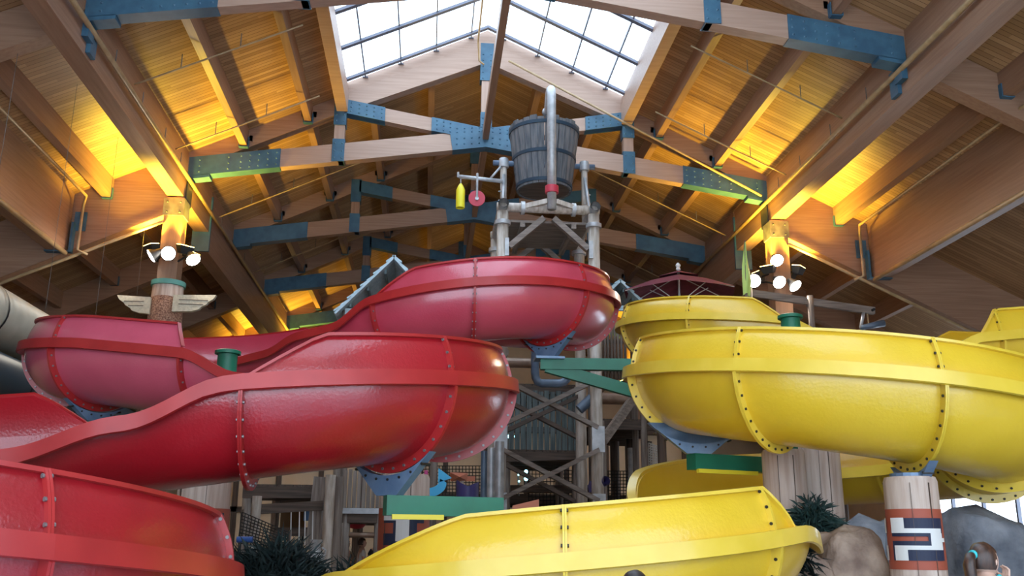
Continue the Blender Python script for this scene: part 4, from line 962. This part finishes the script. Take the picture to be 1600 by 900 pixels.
for a, b_, Y, lab in (((380, 771), (502, 771), 21.5, 'brown timber beam under the middle red bend'), ((398, 796), (505, 790), 20.9, 'rough log beam tied to the net post'), ((430, 831), (500, 831), 23.0, 'low rail behind the rope net'),
                      ((785, 716), (905, 712), 24.9, 'timber beam under the plank wall'), ((786, 764), (925, 764), 26.5, 'brown log rail low inside the tower')):
    p0, p1 = at(*a, Y), at(*b_, Y); tag(MB().beam(p0, p1, .16, .2).build('timber_beam', 'brown_wood_x'), lab, 'beam', 'loose beams of the play structure')
# leaning board
p0, p1 = at(500, 745, 20.9), at(486, 860, 20.9); tag(MB().beam(p0, p1, .26, .04, (0, 1, 0)).build('leaning_board', 'weathered_z'), 'wide grey board leaning left of the stout log post', 'board')
# snack-bar building at the back of the play area
sb = thing('snack_bar', (1, 34.5, 0), 'low tan building behind the play structure', 'building')
MB().box(-8.2, 9.5, 34.3, 34.6, 0, 5.4).build('front_wall', 'wall_tan', sb)
MB().box(-8.4, 9.7, 34.0, 38, 5.4, 5.6).build('flat_roof', 'brown_wood_x', sb)
for k in range(13): MB().box(-8.1+17.5*k/12-.09, -8.1+17.5*k/12+.09, 34.2, 34.3, 0, 5.4).build('pilaster', 'brown_wood_z', sb)
MB().box(-8.2, 9.5, 34.2, 34.3, 2.5, 2.68).build('cornice', 'brown_wood_x', sb)
# rope nets
flat('rope', (.03, .025, .022), .9)
def net(c4, Y4, nu, nv, lab, r=.012, mat='rope'):
    P_ = [at(*c, y) for c, y in zip(c4, Y4)]; q = MB(); f = lambda u_, v_: (P_[0]*(1-u_)+P_[1]*u_)*(1-v_)+(P_[3]*(1-u_)+P_[2]*u_)*v_
    for i in range(nu+1): q.tube([f(i/nu, 0), f(i/nu, 1)], r, 4)
    for j in range(nv+1): q.tube([f(0, j/nv), f(1, j/nv)], r, 4)
    o = tag(q.build('rope_net', mat), lab, 'net', 'rope nets', 'stuff')
    for u_ in (0, 1): c = f(u_, 0); MB().tube([(c.x, c.y+.03, 0), (c.x, c.y+.03, c.z+.05)], .03, 8).build('net_post', 'brown_wood_z', o)
    return o
net([(378, 800), (452, 832), (440, 862), (372, 848)], [20.6]*4, 14, 9, 'tilted black rope net beside the lowest red bend', .010)
net([(936, 736), (1012, 736), (1012, 792), (936, 792)], [27.5]*4, 16, 11, 'square black rope net below the right deck', .012)
net([(660, 728), (785, 728), (785, 806), (660, 806)], [27.0]*4, 24, 15, 'wide black rope net behind the green beam', .012)
net([(826, 735), (905, 735), (905, 800), (826, 800)], [29.0]*4, 14, 11, 'black rope net behind the tower braces', .012)
net([(1013, 692), (1034, 700), (1034, 738), (1013, 738)], [26.0]*4, 6, 11, 'pale rope net strip left of the yellow-edged beam', .02, 'white_paint')
# toys of the play structure
flat('sky_blue', (.03, .42, .75), .4); flat('coral', (.72, .26, .16), .5); flat('purple', (.06, .05, .18), .45); flat('magenta', (.6, .08, .25), .5); flat('poster_blue', (.10, .22, .45), .6); flat('toy_blue', (.02, .09, .35), .5); flat('upholstery', (.16, .08, .03), .8)
c = at(668, 748, 20.0); o = thing('arrow_toy', tuple(c), 'sky blue curved arrow toy under the middle red bend', 'toy')
q = MB(); n = 12; outer = []; inner = []
for k in range(n+1):
    a = -1.75+2.5*k/n; outer.append(c+V((.02+.50*sin(a+.9)*.75, 0, -.22+.30*(-cos(a+.9))*.9+.12))); inner.append(c+V((.02+.32*sin(a+.9)*.75, 0, -.10+.20*(-cos(a+.9))*.9+.09)))
for e in (-.06, .06): q.v += [tuple(p+V((0, e, 0))) for p in outer+inner]
m = 2*(n+1)
for k in range(n): q.f += [(k, k+1, n+2+k, n+1+k), (m+k, m+n+1+k, m+n+2+k, m+k+1), (k, m+k, m+k+1, k+1), (n+1+k, n+2+k, m+n+2+k, m+n+1+k)]
q.build('curved_band', 'sky_blue', o); MB().add([c+V(v) for v in ((.22, -.06, .22), (.5, -.06, .02), (.22, -.06, -.08), (.22, .06, .22), (.5, .06, .02), (.22, .06, -.08))], [(0, 2, 1), (3, 4, 5), (0, 1, 4, 3), (1, 2, 5, 4), (2, 0, 3, 5)]).build('arrow_head', 'sky_blue', o)
MB().tube([c+V((0, .1, -.2)), V((c.x, c.y+.1, 0))], .05, 8).build('stand', 'galvanised', o)
p0 = at(666, 735, 20.2); tag(MB().tube([(p0.x, 20.2, at(666, 772, 20.2).z), (p0.x, 20.2, p0.z)], .04, 8).tube([(p0.x, 20.2, 0), (p0.x, 20.2, at(666, 772, 20.2).z)], .03, 8).build('marker_pole', 'magenta'), 'short magenta pole at the blue cradle', 'pole')
c = at(722, 745, 23.0); o = thing('orange_sail', tuple(c), 'pale orange folded sail between the red bend and the green beam', 'toy')
MB().add([at(703, 738, 23.0), at(731, 739, 22.8), at(729, 751, 22.8), at(704, 752, 23.2), at(718, 745, 22.5)], [(0, 1, 4), (1, 2, 4), (2, 3, 4), (3, 0, 4), (0, 3, 2, 1)]).build('sail', 'coral', o)
MB().add([at(728, 744, 23.0), at(743, 744, 22.9), at(742, 752, 22.9), at(728, 752, 23.0), at(735, 748, 23.3)], [(0, 1, 2, 3), (0, 3, 4), (1, 0, 4), (2, 1, 4), (3, 2, 4)]).build('flap', 'coral', o)
MB().tube([at(722, 750, 23.1), V((c.x, 23.1, 0))], .04, 8).build('stand', 'galvanised', o)
c = at(731, 768, 22.0); o = thing('purple_scoop', (c.x, c.y, 0), 'purple half-pipe scoop standing behind the green beam', 'toy')
q = MB(); n = 12
for k in range(n+1):
    a = pi+pi*k/n
    for z in (at(731, 782, 22).z-.3, at(731, 760, 22).z+.12*abs(cos(a))*(1.3 if k < 3 else 1)): q.v.append((c.x+.26*cos(a), 22+.26*sin(a)+.2, z))
q.f = [(2*k, 2*k+2, 2*k+3, 2*k+1) for k in range(n)]; q.build('scoop', 'purple', o, True); MB().tube([(c.x, 22.2, 0), (c.x, 22.2, at(731, 782, 22).z-.2)], .06, 8).build('stand', 'galvanised', o)
c0_, c1_ = at(929, 760, 22.4), at(947, 751, 21.9); o = thing('purple_nozzle', (c0_.x, 22.4, 0), 'purple pipe nozzle aimed at the viewer below the right tower post', 'toy')
q = MB().tube([c0_, c1_], .11, 16, False).tube([c0_, c1_], .085, 16, False); q.build('barrel', 'purple', o, True); MB().lathe(c0_, [(.14, -.14), (.16, 0), (.12, .12)], 14).build('swivel', 'purple', o, 40); MB().tube([(c0_.x, 22.4, 0), c0_], .06, 10).build('standpipe', 'galvanised', o, True)
tag(MB().hexa([at(800, 800, 16), at(842, 795, 15.8), at(842, 795, 16.3), at(800, 800, 16.5), at(801, 790, 16), at(842, 780, 15.8), at(842, 780, 16.3), at(801, 790, 16.5)]).build('coral_ramp', 'coral'), 'coral coloured ramp edge right of the green beam', 'ramp')
t_ = bpy.data.objects['coral_ramp']
for k, (px, py, r, Y) in enumerate(((822, 737, .055, 27), (822, 748, .06, 27), (795, 682, .045, 27), (806, 682, .05, 27), (810, 742, .022, 27), (811, 752, .025, 27))):
    c = at(px, py, Y); o = thing('signal_lamp', tuple(c), 'small glowing lamp %s' % ('upper of the cyan pair behind the braces', 'lower of the cyan pair behind the braces', 'left of two under the plank wall', 'right of two under the plank wall', 'tiny upper one beside the cyan pair', 'tiny lower one beside the cyan pair')[k], 'lamp', 'small lamps in the play structure')
    MB().lathe(c, [(.02, -r), (r*.8, -r*.6), (r, 0), (r*.8, r*.6), (.02, r)], 12).build('globe', 'signal_light', o, True); MB().tube([c+V((0, .05, -r)), V((c.x, Y+.05, c.z-.4))], .02, 6).build('stem', 'grey_steel', o)
pg = at(490, 768, 25); tag(MB().box(pg.x-.17, pg.x+.17, 25, 25.03, pg.z-.15, pg.z+.12).build('poster', 'poster_blue'), 'upper blue poster left of the stout log post', 'poster')
pg = at(487, 805, 25); tag(MB().box(pg.x-.2, pg.x+.2, 25, 25.03, pg.z-.14, pg.z+.16).build('poster', 'poster_blue'), 'lower blue notice left of the stout log post', 'poster')
for px, y0, y1, lab in ((455, 800, 846, 'leftmost thin white rope hanging from the rough log beam'), (468, 798, 850, 'second thin white rope hanging from the rough log beam'), (477, 797, 852, 'third thin white rope hanging from the rough log beam'), (489, 796, 846, 'rightmost thin white rope hanging from the rough log beam')):
    tag(MB().tube([at(px, y0, 20.85), at(px-1, y1, 20.85)], .012, 6).build('hanging_rope', 'white_paint'), lab, 'rope', 'ropes on the log beam')
c = at(557, 818, 24.6); o = thing('red_dish', tuple(c), 'dark red half-round dish hanging under the small deck', 'dish')
MB().lathe(c, [(.02, -.14), (.16, -.11), (.27, 0), (.25, .02), (.02, .02)], 20).build('bowl', 'red_paint', o, 40); MB().tube([c+V((0, 0, .02)), V((c.x, c.y, at(557, 797, 22).z+.2))], .015, 6).build('rod', 'galvanised', o)
c = at(493, 860, 19.5); o = thing('milk_can', (c.x, c.y, 0), 'pale metal churn standing in front of the leaning board', 'can'); zt5 = at(493, 843, 19.5).z
MB().lathe((c.x, c.y, 0), [(.17, 0), (.18, .02), (.18, zt5-.3), (.10, zt5-.18), (.10, zt5-.1), (.13, zt5-.06), (.13, zt5), (.02, zt5)], 18).build('can_body', 'galvanised', o, 40)
for e in (-1, 1): MB().tube([(c.x+e*.12, c.y, zt5-.15), (c.x+e*.2, c.y, zt5-.2), (c.x+e*.18, c.y, zt5-.34)], .015, 6).build('handle', 'galvanised', o)
# shelf unit
c = at(457, 815, 26); o = thing('lounge_chair', (c.x, 26, 0), 'brown lounge chair seen between the log posts', 'chair')
zs_ = c.z; MB().box(c.x-.32, c.x+.32, 26, 26.1, zs_-.2, zs_+.42).build('backrest', 'upholstery', o); MB().box(c.x-.32, c.x+.32, 25.4, 26.0, zs_-.3, zs_-.18).build('seat', 'upholstery', o)
for ex in (-.28, .28):
    for ey in (25.45, 26.05): MB().box(c.x+ex-.03, c.x+ex+.03, ey-.03, ey+.03, 0, zs_-.3).build('leg', 'black', o)
MB().tube([at(370, 843, 20.2), at(395, 843, 20.2)], .06, 12).build('foam_roll', 'toy_blue'); tag(bpy.data.objects['foam_roll'], 'blue foam roll on the tilted net', 'toy')
# second painted post behind the green beam and the one behind the lowest red bend
for lat, dep, px, py, lab in ((-3.9, 13.6, 335, 742, 'painted log post half hidden behind the lowest red bend'), (-1.6, 14.2, 640, 742, 'painted log post behind the left end of the green beam')):
    Yp = P2(lat, dep).y; zt3 = at(px, py, Yp).z; lat = (px-800)/FPX*dep*1.005; rt2, cc = log('painted_post', lat, dep, zt3, .36, lab); face = atan2(-cc.y, -cc.x); rq = .36*1.03
    z8 = lambda y: at(px, y, Yp).z
    MB().lathe((cc.x, cc.y, 0), [(rq+.003, z8(860)), (rq+.003, z8(795)), (.3, z8(795)), (.3, z8(860))], 36, True).build('painted_band', 'totem_red', rt2, 40)
    for x0, x1, y0, y1, m_, dr in ((.12, .88, 802, 818, 'totem_navy', .007), (.12, .88, 834, 852, 'totem_navy', .007), (.3, .75, 818, 834, 'totem_navy', .007), (.12, .5, 806, 814, 'totem_white', .01), (.35, .6, 812, 846, 'totem_white', .01), (.55, .85, 838, 846, 'totem_white', .01)):
        patch(rt2, cc, rq+dr, x0, x1, y0, y1, m_, 'emblem_piece', 0, 1, z8)
# ================================================================ people
flat('skin', (.55, .31, .22), .5); flat('skin_pale', (.62, .38, .29), .5); noisy('hair_brown', (.022, .010, .007), (.075, .03, .016), scale=(14, 14, 2), ns=3, rough=.4); flat('hair_dark', (.02, .012, .01), .5)
flat('turquoise', (.03, .45, .48), .5); flat('dark_cloth', (.012, .012, .016), .8); flat('white_cloth', (.7, .7, .68), .8); flat('brown_cloth', (.12, .05, .03), .8); flat('navy_cloth', (.03, .05, .10), .8)
def skin_mesh(name, joints, edges, rad, mat, parent, sub=2):
    off = V((0, 0, 0)); p = parent
    while p is not None: off += p.location; p = p.parent
    me = bpy.data.meshes.new(name); me.from_pydata([tuple(V(j)-off) for j in joints], edges, []); me.materials.append(MAT[mat])
    o = bpy.data.objects.new(name, me); COL.objects.link(o); o.parent = parent
    md = o.modifiers.new('skin', 'SKIN'); md.use_smooth_shade = True
    sv = me.skin_vertices[0].data
    for i, r_ in enumerate(rad): sv[i].radius = r_ if isinstance(r_, tuple) else (r_, r_)
    sv[0].use_root = True
    sb = o.modifiers.new('sub', 'SUBSURF'); sb.levels = sub; sb.render_levels = sub
    return o
def head_mesh(c, fwd, size, mat, parent, hair, name='head'):
    """head about 2*size high, facing fwd, with nose, brow, ears; hair cap as a child of its own"""
    f = V(fwd).normalized(); sd = V((f.y, -f.x, 0)).normalized(); up = V((0, 0, 1)); q = MB(); h = MB(); n, m = 26, 20
    for i in range(m+1):
        th = pi*i/m; zz = cos(th)
        for j in range(n):
            a = 2*pi*j/n; x = sin(th)*cos(a); y = sin(th)*sin(a)
            w_ = .72+.06*zz-(.16*max(0, -zz-.25) if True else 0); l_ = .88
            fx = x*l_+(.10*max(0, 1-abs(zz+.10)*4)*max(0, 1-abs(y)*5) if x > 0 else 0)-(.06*max(0, 1-abs(zz-.12)*6)*max(0, 1-abs(abs(y)-.3)*6) if x > 0 else 0)
            if zz < -.3 and x < 0: fx *= max(.3, 1+(zz+.3)*1.0)
            if zz < -.55 and x > 0: fx += .10*x
            q.v.append(tuple(c+f*fx*size+sd*y*w_*size+up*zz*size*1.0))
            k = 1.10+.05*mnoise.noise(V((x*3, y*3, zz*3)))
            h.v.append(tuple(c+f*(x*l_*k-.04)*size+sd*y*w_*k*size+up*(zz*k+.02)*size))
    for i in range(m):
        for j in range(n):
            q.f.append((i*n+j, i*n+(j+1) % n, (i+1)*n+(j+1) % n, (i+1)*n+j))
            zz = cos(pi*(i+.5)/m); x = sin(pi*(i+.5)/m)*cos(2*pi*(j+.5)/n)
            if (zz > .42 and x < .75) or (zz > -.5 and x < .02) or (zz > .62): h.f.append((i*n+j, i*n+(j+1) % n, (i+1)*n+(j+1) % n, (i+1)*n+j))
    hd = q.build(name, mat, parent, True)
    for e in (-1, 1):
        ec = c+sd*e*.70*size-f*.02*size-up*.05*size; MB().lathe(ec, [(.02*size, -.2*size), (.10*size, -.12*size), (.13*size, .05*size), (.09*size, .2*size), (.02*size, .24*size)], 8).build('ear', mat, hd, True)
        yc_ = c+sd*e*.27*size+f*.80*size+up*.10*size; MB().lathe(yc_, [(.01, -.05*size), (.07*size, 0), (.01, .05*size)], 8).build('eye', 'dark_cloth', hd, True)
    MB().obox(c+f*.84*size-up*.47*size, (.05*size, .05*size, .05*size)).add([c+f*.87*size+sd*e*.2*size-up*(.46+g)*size for e, g in ((-1, 0), (0, -.03), (1, 0), (0, .06))], [(0, 1, 2, 3)]).build('mouth', 'coral', hd)
    h.build('hair', hair, parent, True)
    return hd, f, sd
# woman with a ponytail, lower right
wd_ = 6.9; wp = P2((1538-800)/FPX*wd_*.966, wd_); hz = at(1538, 850, wp.y).z; S_ = .118
wm = thing('person', tuple(wp), 'woman with brown ponytail and turquoise swimsuit straps, hand near her chin', 'person')
hc = V((wp.x, wp.y, hz-S_)); fw = V((.85, .42, -.05))
J = lambda x, y, z: V((wp.x+x, wp.y+y, z)); top = hz
sh = top-.265; f = fw.normalized(); f.z = 0; f.normalize(); sd = V((f.y, -f.x, 0))
def L(a, b, z): return V((wp.x, wp.y, 0))+f*a+sd*b+V((0, 0, z))
joints = [L(0, 0, .86), L(.01, 0, 1.02), L(0, 0, sh-.1), L(-.02, 0, sh), L(-.01, 0, top-.215), L(0, 0, top-.15),
          L(0, .15, sh-.02), L(.08, .20, sh-.22), L(.20, .12, sh-.10), L(.185, .045, sh+.045),           # right arm, hand raised
          L(0, -.15, sh-.02), L(.02, -.2, sh-.26), L(.08, -.19, sh-.46),
          L(0, .09, .80), L(.02, .1, .45), L(-.02, .1, .06), L(.1, .11, .03), L(0, -.09, .80), L(.02, -.1, .45), L(-.02, -.1, .06), L(.1, -.11, .03)]
edges = [(0, 1), (1, 2), (2, 3), (3, 4), (4, 5), (3, 6), (6, 7), (7, 8), (8, 9), (3, 10), (10, 11), (11, 12), (0, 13), (13, 14), (14, 15), (15, 16), (0, 17), (17, 18), (18, 19), (19, 20)]
rad = [.13, .115, .13, .09, .05, .05, .052, .04, .034, .026, .052, .04, .03, .085, .055, .036, .03, .085, .055, .036, .03]
skin_mesh('body', joints, edges, rad, 'skin_pale', wm)
hd, f3, s3_ = head_mesh(hc, fw, S_, 'skin_pale', wm, 'hair_brown')
for k in range(5):   # fingers curled by the chin, and a thumb
    b_ = L(.185+.004*k, .055-.016*k, sh+.055); t1_ = b_+V((0, 0, .035+.006*(2-abs(k-2))))+f*.008; t2_ = t1_+V((0, 0, .018))-sd*.012-f*.014
    if k == 4: t1_ = b_-sd*.03+V((0, 0, .012)); t2_ = t1_-sd*.008+V((0, 0, .02))
    MB().tube([b_-V((0, 0, .02)), b_, t1_, t2_], [.010, .0095, .009, .007], 8).build('finger', 'skin_pale', wm, True)
pb = hc-f*.105+V((0, 0, .045)); pts = [pb, pb-f*.05+V((0, 0, -.01)), pb-f*.075+V((0, 0, -.07)), pb-f*.065+V((0, 0, -.16)), pb-f*.045+V((0, 0, -.25)), pb-f*.04+V((0, 0, -.33))]
MB().tube(pts, [.022, .034, .042, .04, .03, .008], 12).build('ponytail', 'hair_brown', wm, True)
MB().tube([pb-f*.01, pb-f*.03], .032, 12).build('hair_tie', 'turquoise', wm, True)
skin_mesh('swimsuit', [L(0, 0, .80), L(.01, 0, 1.0), L(.005, 0, sh-.16)], [(0, 1), (1, 2)], [(.155, .155), (.125, .125), (.142, .142)], 'turquoise', wm)
for e in (-1, 1): MB().tube([L(.14, e*.08, sh-.1), L(.075, e*.10, sh+.02), L(-.01, e*.105, sh+.055), L(-.10, e*.09, sh-.02), L(-.13, e*.06, sh-.12)], .011, 6).build('strap', 'turquoise', wm, True)
# people far behind
def person(px, py, Y, H, fw, top_m, leg_m, skin, hair, lab, pose=0):
    t = at(px, py, Y); w_ = V((t.x, Y, 0)); root = thing('person', tuple(w_), lab, 'person', 'people in the background'); f = V(fw).normalized(); sd = V((f.y, -f.x, 0)); k = H/1.65
    def L(a, b, z): return w_+f*a*k+sd*b*k+V((0, 0, z*k))
    arm = [L(.05, .26, 1.12), L(.3, .2, 1.08)] if pose else [L(.02, .26, 1.1), L(.08, .25, .85)]
    joints = [L(0, 0, .9), L(0, 0, 1.1), L(0, 0, 1.32), L(0, 0, 1.46), L(0, .18, 1.34)]+arm+[L(0, -.18, 1.34), L(.02, -.26, 1.1), L(.08, -.25, .85), L(0, .09, .84), L(.02, .1, .46), L(0, .1, .06), L(.13, .11, .03), L(0, -.09, .84), L(.02, -.1, .46), L(0, -.1, .06), L(.13, -.11, .03)]
    edges = [(0, 1), (1, 2), (2, 3), (2, 4), (4, 5), (5, 6), (2, 7), (7, 8), (8, 9), (0, 10), (10, 11), (11, 12), (12, 13), (0, 14), (14, 15), (15, 16), (16, 17)]
    r_ = [.13, .115, .12, .05, .055, .042, .03, .055, .042, .03, .085, .058, .04, .035, .085, .058, .04, .035]
    skin_mesh('body', joints, edges, [a*k for a in r_], skin, root)
    skin_mesh('top', [L(0, 0, .88), L(0, 0, 1.1), L(0, 0, 1.30), L(0, .17, 1.33), L(.03, .23, 1.2), L(0, -.17, 1.33), L(.02, -.23, 1.2)], [(0, 1), (1, 2), (2, 3), (3, 4), (2, 5), (5, 6)], [a*k for a in (.15, .14, .135, .075, .06, .075, .06)], top_m, root)
    skin_mesh('trousers', [L(0, 0, .9), L(0, .09, .82), L(.02, .1, .5), L(0, -.09, .82), L(.02, -.1, .5)], [(0, 1), (1, 2), (0, 3), (3, 4)], [a*k for a in (.145, .1, .08, .1, .08)], leg_m, root)
    head_mesh(w_+V((0, 0, 1.55*k)), fw, .115*k, skin, root, hair)
    return root
person(541, 853, 25.0, 1.58, (.8, -.3, 0), 'brown_cloth', 'dark_cloth', 'skin', 'hair_dark', 'person in a brown top leaning by the small deck', 1)
person(566, 849, 24.0, 1.62, (.9, .2, 0), 'white_cloth', 'navy_cloth', 'skin_pale', 'hair_brown', 'person in a white top with dark shorts walking right')
person(590, 850, 27.0, 1.62, (-.3, -1, 0), 'dark_cloth', 'dark_cloth', 'skin', 'hair_dark', 'person in a black shirt beside the yellow slide edge')
person(992, 898, 5.2, at(992, 898, 5.2).z, (.2, 1, 0), 'navy_cloth', 'dark_cloth', 'skin', 'hair_dark', 'person whose dark hair just shows at the bottom edge below the yellow slide')
